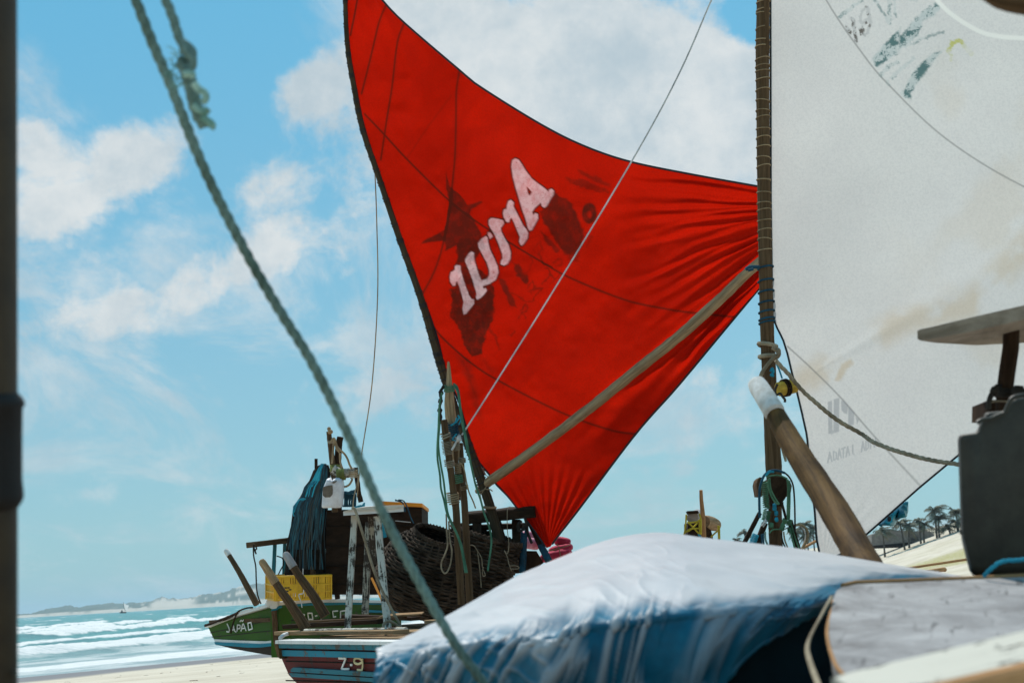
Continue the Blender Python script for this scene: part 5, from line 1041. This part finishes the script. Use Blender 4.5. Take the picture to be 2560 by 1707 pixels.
# ------------------------------------------------------------------ palms and huts on the dune
def gz(x, y): return float(ground_z(np.array([x]), np.array([y]))[0])
def palm(px, ytop, dist, hgt, seed, label, nf=13, fl=1.5, lean=0.0):
    rnd = random.Random(seed); c = P(px, ytop, dist); base = Vector((c.x - lean, c.y + rnd.uniform(-.3, .3), c.z - hgt))
    base.z = min(base.z, gz(base.x, base.y))
    o = thing('palm_tree', label, 'palm tree', base, 'coconut palms on the dune')
    b = MB(); b.tube(spline([base, base.lerp(c, .5) + Vector((lean * -.2, 0, 0)), c], 5), [.16, .12, .10], 7, rough=.15); b.build('trunk', M['trunk'], o)
    b = MB()
    for k in range(nf):
        a_ = 2 * math.pi * k / nf + rnd.uniform(-.25, .25); el_ = rnd.uniform(-.35, 1.25); ln = fl * rnd.uniform(.75, 1.15)
        dh = Vector((math.cos(a_), math.sin(a_) * .9, 0)); pts = []
        for i in range(8):
            f = i / 7; e2 = el_ - 1.35 * f * f
            pts.append(c + dh * (ln * (f * math.cos(el_) * .9 + .1 * f)) + Vector((.22 * ln * f * f, 0, ln * (math.sin(el_) * f - .62 * f * f))))
        b.tube(pts, [.035, .012], 4)
        for i in range(1, 8):
            t_ = (pts[i] - pts[i - 1]).normalized(); sdv = t_.cross(Vector((0, 0, 1))); sdv = sdv.normalized() if sdv.length > .05 else Vector((1, 0, 0))
            for u in (.0, .33, .66):
                for sg in (-1, 1):
                    q0 = pts[i - 1].lerp(pts[i], u); ll = ln * .30 * math.sin(math.pi * min(1, (i + u) / 8.4 + .08)) + .05
                    tip = q0 + sdv * sg * ll * .8 + t_ * ll * .45 - Vector((0, 0, ll * rnd.uniform(.3, .75)))
                    wv_ = t_ * .055
                    n0 = len(b.v); b.v += [q0 - wv_, q0 + wv_, tip]; b.f.append((n0, n0 + 1, n0 + 2)); b.uv.append(((0, 0), (1, 0), (.5, 1)))
    b.build('crown', M['frond'], o); return o
PT = [(1300, 830, 1100, 'tallest palm left of the grey can, twin of the cluster on the dune', 2.0), (1350, 930, 1090, 'lower palm under the tallest crown of the dune cluster', 1.6), (1545, 850, 1100, 'palm close against the left side of the grey can', 1.9), (1118, 945, 1130, 'thin lone palm right of the thatched roof', 1.1), (1178, 985, 1110, 'shortest thin palm between the lone palm and the tall cluster', 1.1),
      (895, 985, 1160, 'palm standing before the thatched roof under the turquoise sheet', 1.7), (690, 1065, 1175, 'palm at the left end of the thatched roof by the leaning pole', 1.5), (1000, 1010, 1100, 'bushy palm on the ridge of the thatched roof', 1.6), (1450, 1020, 1090, 'small palm in the scrub between the tall palms', 1.2), (1560, 960, 1085, 'squat palm low against the grey can', 1.5)]
for k, (x, y, yb, lab, fl) in enumerate(PT):
    px, py = ZF(x, y); d_ = 205; palm(px, py, d_, px2m((yb - y) / 4.704, d_), 20 + k, lab, 18, fl * 1.25, .3 * math.sin(k * 2.1))
for k, (z, x, y, h, lab, fl) in enumerate([(ZE, 790, 1300, 90, 'palm top left of the slanting legs of the mast foot', 1.6), (ZE, 705, 1375, 60, 'lowest palm top showing over the tarp left of the mast foot', 1.3), (ZE, 1360, 1235, 160, 'palm seen through the loop of hose by the mast foot', 2.2), (ZE, 1455, 1255, 160, 'palm hard against the dark edge of the white sail', 2.0), (ZE, 1290, 1290, 120, 'bushy palm between the mast foot and the hose loop', 2.0), (ZE, 1400, 1330, 100, 'low palm under the hose loop beside the orange rail', 2.0)]):
    px, py = z(x, y); palm(px, py, 205, px2m(h / 3.92, 205), 60 + k, lab, 16, fl)
for lab, pts in [('long low thatched roof behind the palms left of the grey can', [(560, 1110), (640, 1085), (760, 1060), (960, 1062), (1060, 1075), (1120, 1130), (1100, 1190), (560, 1240)]), ('low grey thatched roof behind the thin palms', [(1000, 1075), (1180, 1060), (1270, 1080), (1300, 1110), (1290, 1150), (1020, 1190)])]:
    x0 = P(*ZF(pts[0][0], 1190), 214); h = thing('thatched_hut', lab, 'hut', (x0.x + 3, x0.y, gz(x0.x + 3, x0.y)))
    b = MB(); b.prism(L(ZF, pts, 212), Vector((0, 4, 0)), .96); b.build('roof', M['thatch'], h)
    b = MB(); b.prism(L(ZF, [(pts[0][0] + 30, 1150), (pts[-3][0] - 20, 1130), (pts[-3][0] - 20, 1250), (pts[0][0] + 30, 1270)], 213), Vector((0, 3, 0))); b.build('wall', M['wood_dark'], h)
# scrub along the dune
b = MB(); rs_ = random.Random(4)
for k in range(70):
    px, py = ZF(rs_.uniform(560, 1600), rs_.uniform(1080, 1125)); c = P(px, py - (px - 2180) * .06, 216)
    for j in range(26):
        q0 = c + Vector((rs_.gauss(0, .55), rs_.gauss(0, .4), rs_.gauss(0, .35))); dv = Vector((rs_.uniform(-1, 1), rs_.uniform(-1, 1), rs_.uniform(-.2, 1))) * .35
        n0 = len(b.v); b.v += [q0, q0 + Vector((.14, .05, 0)), q0 + dv]; b.f.append((n0, n0 + 1, n0 + 2)); b.uv.append(((0, 0), (1, 0), (0, 1)))
b.build('scrub', M['frond'], kind='stuff')
# little sailing boat far out
sb = thing('sailing_raft', 'tiny sailing raft with a pale sail far out on the bay', 'boat', P(*ZI(1290, 385), 780))
def D780(pts): return L(ZI, pts, 780)
b = MB(); b.prism(D780([(1252, 378), (1275, 372), (1320, 374), (1330, 378), (1318, 386), (1262, 387)]), Vector((0, 1.2, 0)), .9); b.build('hull', M['wood_dark'], sb)
b = MB(); b.quadmesh(np.array([[tuple(P(*ZI(*p), 780 + k)) for p in row] for k, row in enumerate([[(1294, 278), (1312, 288), (1330, 298), (1354, 305)], [(1299, 302), (1312, 308), (1328, 318), (1345, 325)], [(1304, 328), (1312, 334), (1322, 340), (1335, 344)], [(1312, 352), (1315, 356), (1318, 360), (1322, 362)]])])); b.build('sail', wsail.data.materials[0], sb)
b = MB(); b.tube(D780([(1293, 268), (1304, 325), (1318, 376)]), .10, 6); b.build('mast', M['wood_dark'], sb)
b = MB(); b.ball(P(*ZI(1280, 368), 780), .45, None, .8); b.build('crew', M['black'], sb)

# ------------------------------------------------------------------ foreground boat things
# tarp: columns from left to right, rows from the far hem over the ridge down the near face
cols = [(944, 1640), (990, 1614), (1050, 1583), (1115, 1545), (1191, 1501), (1291, 1445), (1386, 1404), (1480, 1366), (1549, 1347), (1612, 1337), (1680, 1338), (1762, 1348), (1915, 1365), (2017, 1378), (2107, 1393), (2214, 1412), (2330, 1436), (2460, 1460)]
foldy = [(944, 1652), (990, 1642), (1050, 1628), (1115, 1616), (1191, 1598), (1291, 1588), (1386, 1577), (1480, 1548), (1549, 1541), (1612, 1530), (1680, 1520), (1762, 1517), (1915, 1509), (2017, 1490), (2107, 1472), (2214, 1462), (2330, 1462), (2460, 1478)]
hemy = [(930, 1770), (980, 1790), (1040, 1800), (1115, 1800), (1191, 1800), (1291, 1800), (1386, 1800), (1480, 1800), (1549, 1800), (1612, 1790), (1680, 1790), (1762, 1740), (1915, 1600), (2017, 1545), (2107, 1520), (2214, 1490), (2330, 1478), (2460, 1490)]
NC_ = 460; NR_ = 260; uu = np.linspace(0, 1, NC_)
def cubic(tab, u):
    p = spline([(a_, c_, 0) for a_, c_ in tab], 12); k = np.linspace(0, 1, len(p)); return np.interp(u, k, [a_.x for a_ in p]), np.interp(u, k, [a_.y for a_ in p])
rx, ry = cubic(cols, uu); fx_, fy_ = cubic(foldy, uu); hx, hy = cubic(hemy, uu)
dr = 2.55 + .45 * sst(0, .55, uu); df_ = 2.15 + .27 * sst(.42, 0, uu) + .60 * sst(.60, .98, uu); dh = df_ - .02
TV = np.zeros((NR_, NC_, 3)); MF = np.zeros((NR_, NC_)); 
vv = np.linspace(0, 1, NR_)
for j in range(NC_):
    rp = P(rx[j], ry[j], dr[j]); fp = P(fx_[j], fy_[j], df_[j]); hp2 = P(hx[j], hy[j], dh[j]); bk_ = P(rx[j] + 6, ry[j] + 60, dr[j] + .55)
    ctrl = [bk_, P(rx[j] + 2, ry[j] + 12, dr[j] + .28), rp, rp.lerp(fp, .33) + Vector((0, 0, .010)), rp.lerp(fp, .70) + Vector((0, 0, .012)), fp, fp.lerp(hp2, .12) + Vector((0, -.03, -.004)), fp.lerp(hp2, .5) + Vector((0, -.03, 0)), hp2]
    sp = spline(ctrl, 12); kn = np.linspace(0, 1, len(sp)); arr = np.array([tuple(p) for p in sp])
    for c_ in range(3): TV[:, j, c_] = np.interp(vv, kn, arr[:, c_])
UU, VV = np.meshgrid(uu, vv)
fr_ = sst(.54, .72, VV)                                  # near face
xx = UU * 1.55
vy = np.clip(VV - .58, -.2, 1)
sk = xx + vy * (.34 + .25 * (fbm(xx * 2.2, VV * 0 + 1, 41, 2) - .5))
def ridge(a_, b_, s_, pw): return (1 - np.abs(2 * fbm(a_, b_, s_, 3) - 1)) ** pw
pleat = np.clip(1.25 * ridge(sk * 10, VV * .9, 7, 12) + .9 * ridge(sk * 21 + 3, VV * 1.6, 9, 12) + .5 * ridge(xx * 7 - VV * 6, VV * 3 + xx * 4, 15, 16), 0, 1.3)
crease = fbm(xx * 5 - VV * 3, VV * 9 + xx * 3, 12, 4)
nrm = np.cross(np.gradient(TV, axis=1), np.gradient(TV, axis=0)); nrm /= np.linalg.norm(nrm, axis=2, keepdims=True) + 1e-9
sgn = np.sign((nrm * (np.array(CAM)[None, None, :] - TV)).sum(2, keepdims=True)); nrm *= sgn
rid = sst(.16, .24, VV) * sst(.40, .30, VV)
hgt = fr_ * (.009 * pleat + .004 * (crease - .5)) * sst(.86, .62, UU) + (1 - fr_) * (.013 * (fbm(xx * 3 + VV * 2.4, VV * 10 - xx * 2, 3, 3) - .5) + .0030 * ridge(xx * 2.0 + VV * 1.2, VV * 8 - xx * 5, 23, 9) + .0012 * ridge(xx * 5 + VV * 3, VV * 17 - xx * 11, 29, 10)) * (1 - rid * .8)
TV = TV + nrm * hgt[..., None]
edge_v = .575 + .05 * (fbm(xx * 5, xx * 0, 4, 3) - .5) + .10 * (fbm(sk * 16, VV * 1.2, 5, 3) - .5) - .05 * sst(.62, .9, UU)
milk_sun = np.maximum(1 - sst(-.02, .055, VV - edge_v), np.clip(pleat * 1.0 - .34, 0, .8) * sst(1.05, .72, VV) * sst(.80, .55, UU))  # milky film streaks, plus the sunlit top painted white and shaded front blue
milk_sun = np.clip(milk_sun + (crease - .5) * .10, .0, 1)
mt, t = newmat('tarp_film'); ob = t.n('ShaderNodeTexCoord').outputs['Object']
mk = AT('milk_sun'); n1 = t.noise(ob, 9, 6, .65); n2 = t.noise(t.mapping(ob, (1, 3, 1), (0, 0, .5)), 22, 6, .7)
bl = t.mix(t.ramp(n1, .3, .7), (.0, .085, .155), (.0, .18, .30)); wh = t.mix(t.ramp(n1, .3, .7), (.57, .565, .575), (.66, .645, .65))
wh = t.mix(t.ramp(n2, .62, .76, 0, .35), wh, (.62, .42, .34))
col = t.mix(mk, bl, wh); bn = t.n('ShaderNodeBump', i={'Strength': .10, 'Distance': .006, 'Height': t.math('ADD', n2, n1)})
pr = t.n('ShaderNodeBsdfPrincipled', i={'Base Color': col, 'Roughness': .42, 'Specular IOR Level': .25, 'Normal': bn}); tr = t.n('ShaderNodeBsdfTranslucent', i={'Color': col, 'Normal': bn})
out(t, t.n('ShaderNodeMixShader', i={0: .22, 1: pr, 2: tr}))
tp = sheet('tarp', TV, mt, None, {'milk_sun': milk_sun}, **tg('white and blue plastic tarp draped over a low load in the foreground', 'tarp'))
md = tp.modifiers.new('thick', 'SOLIDIFY'); md.thickness = .003
# box under the tarp
bx = thing('engine_box', 'dark navy box under the right end of the tarp', 'box', P(1800, 1800, 2.35))
b = MB(); a_, c_, e_, f_ = P(1130, 1640, 2.45), P(2070, 1548, 2.42), P(2350, 1470, 2.85), P(1250, 1560, 2.85); b.prism([a_, c_, e_, f_], Vector((0, 0, -.34)), 1.0); b.build('body', plain('navy_box', (.005, .026, .042), (.003, .013, .021), 9, .7, spec=.1), bx)  # near-black navy body fills the gap below the tarp hem
# weathered board lower right
bd = thing('board', 'grey weathered wooden board with a rounded corner in the lower right foreground', 'board', P(2350, 1800, 1.6) - Vector((0, 0, .2)))
Bp = [(2084, 1490, 2.30), (2092, 1475, 2.36), (2107, 1466, 2.42), (2139, 1459, 2.46), (2252, 1455, 2.48), (2414, 1449, 2.52), (2600, 1440, 2.56), (2900, 1428, 2.6), (2980, 1760, 1.42), (2400, 1830, 1.40), (2175, 1850, 1.40), (2120, 1706, 1.66), (2091, 1664, 1.76), (2075, 1622, 1.88), (2068, 1574, 2.02), (2078, 1530, 2.16)]
b = MB(); b.prism([P(*p) for p in Bp], Vector((0, .0, -.028)), .998, 1.0); b.build('plank', M['wood_grey'], bd, angle=20)
b = MB(); ed = [P(*p) + Vector((0, 0, .0015)) for p in [(2107, 1465.5, 2.424), (2139, 1458, 2.465), (2252, 1454, 2.485), (2414, 1448, 2.525), (2600, 1439, 2.565), (2900, 1427, 2.605)]]; b.tube(ed, .0045, 8); b.build('edge', M['wood_orange'], bd)
b = MB(); b.tube(spline([P(*p) for p in [(2084, 1500, 2.28), (2076, 1535, 2.16), (2068, 1576, 2.02), (2075, 1622, 1.88), (2091, 1664, 1.76), (2122, 1708, 1.66), (2180, 1850, 1.40)]], 5), .0028, 6); b.build('edge', M['wood_orange'], bd)
pn = RP(*ZL(1475, 955), P(*Bp[4]), (P(*Bp[8]) - P(*Bp[4])).cross(P(*Bp[0]) - P(*Bp[4])).normalized()); b = MB(); b.ball(pn, .012, .012, .007); b.build('nail', M['can'], bd)
b = MB(); b.tube(spline([P(*p) for p in [(2078, 1492, 2.25), (2052, 1540, 2.15), (2026, 1590, 2.02), (2018, 1622, 1.95), (2027, 1660, 1.86), (2044, 1706, 1.76), (2075, 1790, 1.6)]], 7), .0042, 8, flat=.6); b.build('strap', M['r_pale'], **tg('pale strap curving down beside the left edge of the grey board', 'strap'))
rl = thing('fishing_boat', 'nearest boat, only its chipped white rail showing in the bottom right corner', 'boat', (.75, 2.9, .56))
p0, p1 = P(2150, 1775, 1.25), P(2900, 1590, 1.33); b = MB(); b.beam(p0, p1, .10, .035, (0, -.25, 1), 10, .02); b.build('rail', M['peel'], rl)
p0, p1 = P(2250, 1810, 1.19), P(2900, 1655, 1.27); b = MB(); b.beam(p0, p1, .03, .05, (0, 0, 1), 8, .02); b.build('moulding', M['wood_orange'], rl)
b = MB(); b.prism([Vector((x, y, 1.16)) for x, y in ((-.35, 1.25), (1.9, 1.25), (2.0, 3.6), (1.1, 4.6), (-.1, 4.2))], Vector((0, 0, -.62)), .86); b.build('hull', M['hullunder'], rl)
for k in range(11): b = MB(); b.beam((-.33 + .215 * k, 1.3, 1.185), (-.30 + .215 * k, 3.9, 1.185), .19, .03, (0, 0, 1), 3, .02); b.build('deck_plank', M['wood'], rl)
b = MB(); b.beam(P(2420, 1500, 2.0) - Vector((0, 0, .05)), Vector((P(2420, 1500, 2.0).x, P(2420, 1500, 2.0).y, 1.2)), .08, .08, (0, 1, 0), 3); b.build('board_post', M['wood_dark'], bd)
# white-capped pole
wp = thing('wooden_pole', 'thick leaning wooden pole with a white cap, behind the tarp', 'pole', P(2240, 1500, 3.2))
q = spline([P(1908, 982, 4.15), P(1987, 1121, 3.95), P(2088, 1279, 3.7), P(2165, 1415, 3.45), P(2240, 1545, 3.25)], 8); b = MB()
b.tube(q, lerplist([px2m(22, 4.15), px2m(31, 3.9), px2m(38, 3.7), px2m(41, 3.45), px2m(42, 3.2)], len(q)), 22, rough=.06); b.build('shaft', M['wood_warm'], wp, angle=60)
t_ = (q[0] - q[1]).normalized(); c1 = P(1936, 1030, 4.06); c0_ = P(1891, 958, 4.18); b = MB(); rr_ = px2m(26, 4.1)
b.tube([c0_ + t_ * .004, c0_ + t_ * .003, c0_, c0_.lerp(c1, .12), c0_.lerp(c1, .5), c1, c1 + (c1 - c0_) * .02], [rr_ * .2, rr_ * .70, rr_ * .86, rr_ * .95, rr_ * .99, rr_ * 1.02, rr_ * .93], 24, rough=.02); b.build('cap', M['cap'], wp, angle=50)
# jerrycan
jc = thing('jerrycan', 'dark grey plastic jerrycan standing on the grey board at right', 'jerrycan', P(2550, 1445, 2.62))
CD = (P(2400, 1250, 1) - CAM).normalized()
jo = [(2394, 1100), (2396, 1090), (2402, 1084), (2436, 1080), (2444, 1072), (2449, 1058), (2456, 1046), (2464, 1030), (2472, 1027), (2508, 1025), (2516, 1020), (2524, 1006), (2532, 994), (2545, 989), (2600, 985), (2680, 990), (2712, 1010), (2730, 1060), (2734, 1110), (2730, 1400), (2722, 1432), (2704, 1442), (2448, 1442), (2432, 1439), (2424, 1428), (2416, 1400), (2405, 1355), (2402, 1334), (2397, 1180)]
fr = [P(x, y, 2.62) for x, y in jo]; c0 = sum(fr, Vector()) / len(fr); rings = []
for dz, sc_ in [(-.004, .90), (-.001, .955), (.012, .99), (.03, 1), (.15, 1), (.17, .99), (.183, .955), (.187, .90)]: rings.append([c0 + (p - c0) * sc_ + CD * dz for p in fr])
b = MB(); b.grid(rings); o = b.build('body', M['can'], jc, angle=55)
for dz in (0.012, .14):
    b = MB(); b.tube(spline([P(x, y, 2.62) + CD * dz for x, y in [(2400, 1330), (2480, 1336), (2600, 1338), (2720, 1336)]], 6), .004, 6); b.build('moulded_rib', M['can'], jc)
b = MB(); b.tube(spline([P(*ZG(*p), 2.60) for p in [(1800, 1490), (1860, 1455), (1960, 1440), (2060, 1400), (2120, 1370), (2160, 1290), (2200, 1215), (2260, 1180), (2352, 1165), (2500, 1160)]], 6), px2m(5.5, 2.6), 8); b.build('handle', M['can'], jc)
rope('turquoise rope lying on the board against the grey jerrycan', ZF, [(1880, 1600), (1930, 1540), (1990, 1490), (2060, 1440), (2150, 1415), (2260, 1412), (2360, 1400), (2600, 1385)], (2.5, 2.45), 5.5, M['r_cyan'], laid=True)
# plank on a post behind the can
bs = thing('bench', 'weathered plank bench on a dark post behind the grey jerrycan', 'bench', P(2530, 1400, 3.2))
pf = [(2293, 826, 2.95), (2297, 822, 2.97), (2310, 822, 3.0), (2421, 795, 3.02), (2560, 762, 3.05), (2800, 705, 3.1)]
nz_ = Vector((0.06, 0, 1)); near_ = [P(2293, 828, 2.95), P(2300, 848, 2.93)]
topn = [P(*p) for p in [(2293, 827, 3.00), (2302, 823, 3.0), (2330, 817, 3.0), (2421, 795, 3.0), (2560, 763, 3.0), (2900, 684, 3.0)]]
botn = [P(*p) for p in [(2294, 847, 3.00), (2302, 850, 3.0), (2330, 847, 3.0), (2421, 830, 3.0), (2560, 799, 3.0), (2900, 722, 3.0)]]
bota = [P(*p) for p in [(2300, 851, 3.08), (2312, 853, 3.2), (2340, 857, 3.40), (2440, 863, 3.62), (2560, 857, 3.66), (2900, 800, 3.7)]]
topa = [p + (t0 - b0) for p, t0, b0 in zip(bota, topn, botn)]
b = MB(); b.grid([[a_, c_, e_, f_] for a_, c_, e_, f_ in zip(topn, botn, bota, topa)], True, True, us=.25); b.build('plank', M['wood_bench'], bs, angle=30)
b = MB(); q = [P(2529, 800, 3.25), P(2527, 870, 3.25), P(2518, 930, 3.25), P(2511, 985, 3.25), P(2508, 1100, 3.25), P(2505, 1420, 3.25)]; b.tube(q, [px2m(x, 3.25) for x in (20, 20, 20, 20, 21, 22)], 18, rough=.02); b.build('post', M['wood_dark'], bs)
b = MB(); b.wrap(P(2514, 970, 3.25), P(2511, 990, 3.25), px2m(22.5, 3.25), .007, 2.4, 6, 14); b.ball(P(2548, 980, 3.2), .016, rough=.3); b.ball(P(2486, 976, 3.2), .010, rough=.3); b.tube(spline(L(ZG, [(2000, 1110), (1960, 1180), (1940, 1250), (1935, 1330)], 3.2), 5), .006, 6); b.build('lashing', M['r_dark'], bs)
b = MB(); b.prism(L(ZG, [(1930, 1225), (2190, 1205), (2200, 1420), (1925, 1420)], 3.3), HY * .12); b.build('crossbar', M['wood_dark'], bs)
b = MB(); b.tube(spline(L(ZG, [(1935, 1250), (2040, 1235), (2170, 1240)], 3.22), 5), .0025, 5); b.build('wire', M['r_pale'], bs)
# spar entering at the top right corner
b = MB(); q = spline([P(2440, -25, 1.9), P(2500, 0, 1.9), P(2560, 8, 1.9), P(2700, 30, 1.9), P(2950, 70, 1.9)], 6); b.tube(q, lerplist([.006, .0125, .016, .018, .02], len(q)), 12, rough=.03); b.build('spar', M['wood'], **tg('blurred brown spar end poking into the top right corner', 'spar'))
# dark pole at the left edge with a rubber sleeve
dp = thing('dark_pole', 'thick dark pole with a black sleeve along the left edge', 'pole', P(-55, 2100, 1.5))
b = MB(); b.tube(spline([P(-58, -250, 1.5), P(-57, 400, 1.5), P(-56, 1000, 1.5), P(-56, 1750, 1.5), P(-55, 2100, 1.5)], 4), [px2m(95, 1.5)] * 17, 28); b.build('shaft', M['darkpole'], dp)
sl = [(982, 96), (992, 106), (1005, 113), (1015, 113), (1022, 108), (1100, 107), (1200, 107), (1228, 110), (1242, 111), (1255, 108), (1268, 100), (1274, 95)]
b = MB(); b.tube([P(-57, y, 1.5) for y, r_ in sl], [px2m(r_, 1.5) for y, r_ in sl], 28); b.build('sleeve', M['sleeve'], dp, angle=60)
b = MB(); b.ball(P(38, 1682, 1.49), px2m(7, 1.5), None, px2m(9, 1.5)); b.build('bolt', M['can'], dp)
# near ropes
q = spline([P(*p) for p in [(318, -70, 1.86), (340, 0, 1.86), (380, 105, 1.87), (424, 207, 1.88), (511, 424, 1.9), (609, 620, 1.92), (697, 773, 1.94), (778, 903, 1.95), (871, 1088, 1.97), (958, 1284, 1.98), (1045, 1448, 1.99), (1132, 1600, 2.0), (1208, 1707, 2.0), (1262, 1800, 2.0)]], 10)
b = MB(); b.rope(q, .0072, pitch=.055, n=8, step=.007); b.build('rope', M['r_sea'], **tg('long sea-green rope crossing the left of the view from top to bottom', 'rope'))
b = MB(); b.rope(spline([P(*ZW(*p), 1.8) for p in [(360, -150), (390, 0), (440, 120), (485, 250), (525, 390), (560, 440), (590, 540)]], 8), .0066, pitch=.05, n=8, step=.007)
b.build('rope', M['r_sea'], **tg('shorter rope hanging at the upper left that ends in the frayed knot', 'rope'))
b = MB()
for k in range(4): b.tube(spline([P(*ZW(*p), 1.79 - .003 * k) for p in [(540 + 8 * k, 430 + 20 * k), (610, 470 + 30 * k), (670, 540 + 30 * k), (650, 620 + 30 * k), (580, 640 + 25 * k), (530, 600 + 20 * k)]], 5), .0052, 7)
b.rope(spline([P(*ZW(*p), 1.79) for p in [(610, 740), (640, 850), (670, 980), (700, 1100), (750, 1230), (800, 1290)]], 6), .0095, pitch=.04, n=7, step=.006)
rk = b.build('rope_knot', M['r_sea'], **tg('bulky knot with a thick tail at the end of the upper left rope', 'knot'))
b = MB()
for pts in [[(680, 860), (730, 920), (790, 960), (800, 1020), (760, 1060)], [(670, 1090), (720, 1130), (790, 1160), (830, 1120)], [(770, 1210), (810, 1240), (870, 1290), (850, 1330)], [(570, 770), (640, 760), (680, 790)]]: b.tube(spline([P(*ZW(*p), 1.77) for p in pts], 6), .0048, 7)
rs_ = random.Random(5)
for k in range(60):
    s_ = P(*ZW(rs_.uniform(470, 620), rs_.uniform(560, 900)), 1.785); b.tube([s_, s_ + Vector((rs_.uniform(-.02, .006), rs_.uniform(-.008, .008), rs_.uniform(-.012, .012)))], .0006, 3)
b.build('frayed_strand', M['r_sea2'], rk) if False else b.build('frayed_strand', M['r_sea2'], rk)
# deck of the boat the photographer stands on
nb = thing('boat_deck', 'plank deck below the foreground tarp', 'boat', (.6, 2.2, .9)) if False else None

b = MB(); rs_ = random.Random(31)
for k in range(84):
    dist = rs_.uniform(15, 60) if k < 50 else rs_.uniform(60, 150); ang = math.radians(rs_.uniform(-20, -9) if k < 50 else rs_.uniform(12, 22)); x, y = dist * math.sin(ang), dist * math.cos(ang)
    if shore_s(x, y) < 7: continue
    z_ = gz(x, y); ln = rs_.uniform(.04, .2); a_ = rs_.uniform(0, 3.1); b.tube(spline([(x, y, z_ + .01), (x + ln * .5 * math.cos(a_), y + ln * .5 * math.sin(a_), z_ + .012), (x + ln * math.cos(a_ + .4), y + ln * math.sin(a_ + .4), z_ + .012)], 2), rs_.uniform(.003, .008), 4)
b.build('beach_debris', M['wood'], kind='stuff')
# sea air: one closed box of even haze round everything
bpy.context.view_layer.update()
b = MB(); b.prism([Vector((x, y, -11.5)) for x, y in ((-9500, 9500), (9500, 9500), (9500, -3500), (-9500, -3500))], Vector((0, 0, 75)))
hm = bpy.data.materials.new('sea_air'); hm.use_nodes = True; t = NT(hm.node_tree)
t.n('ShaderNodeOutputMaterial', i={'Volume': t.n('ShaderNodeVolumePrincipled', i={'Color': (.62, .86, 1.0), 'Density': HAZE, 'Anisotropy': .2})})
hz_o = b.build('haze', hm, None, kind='stuff')
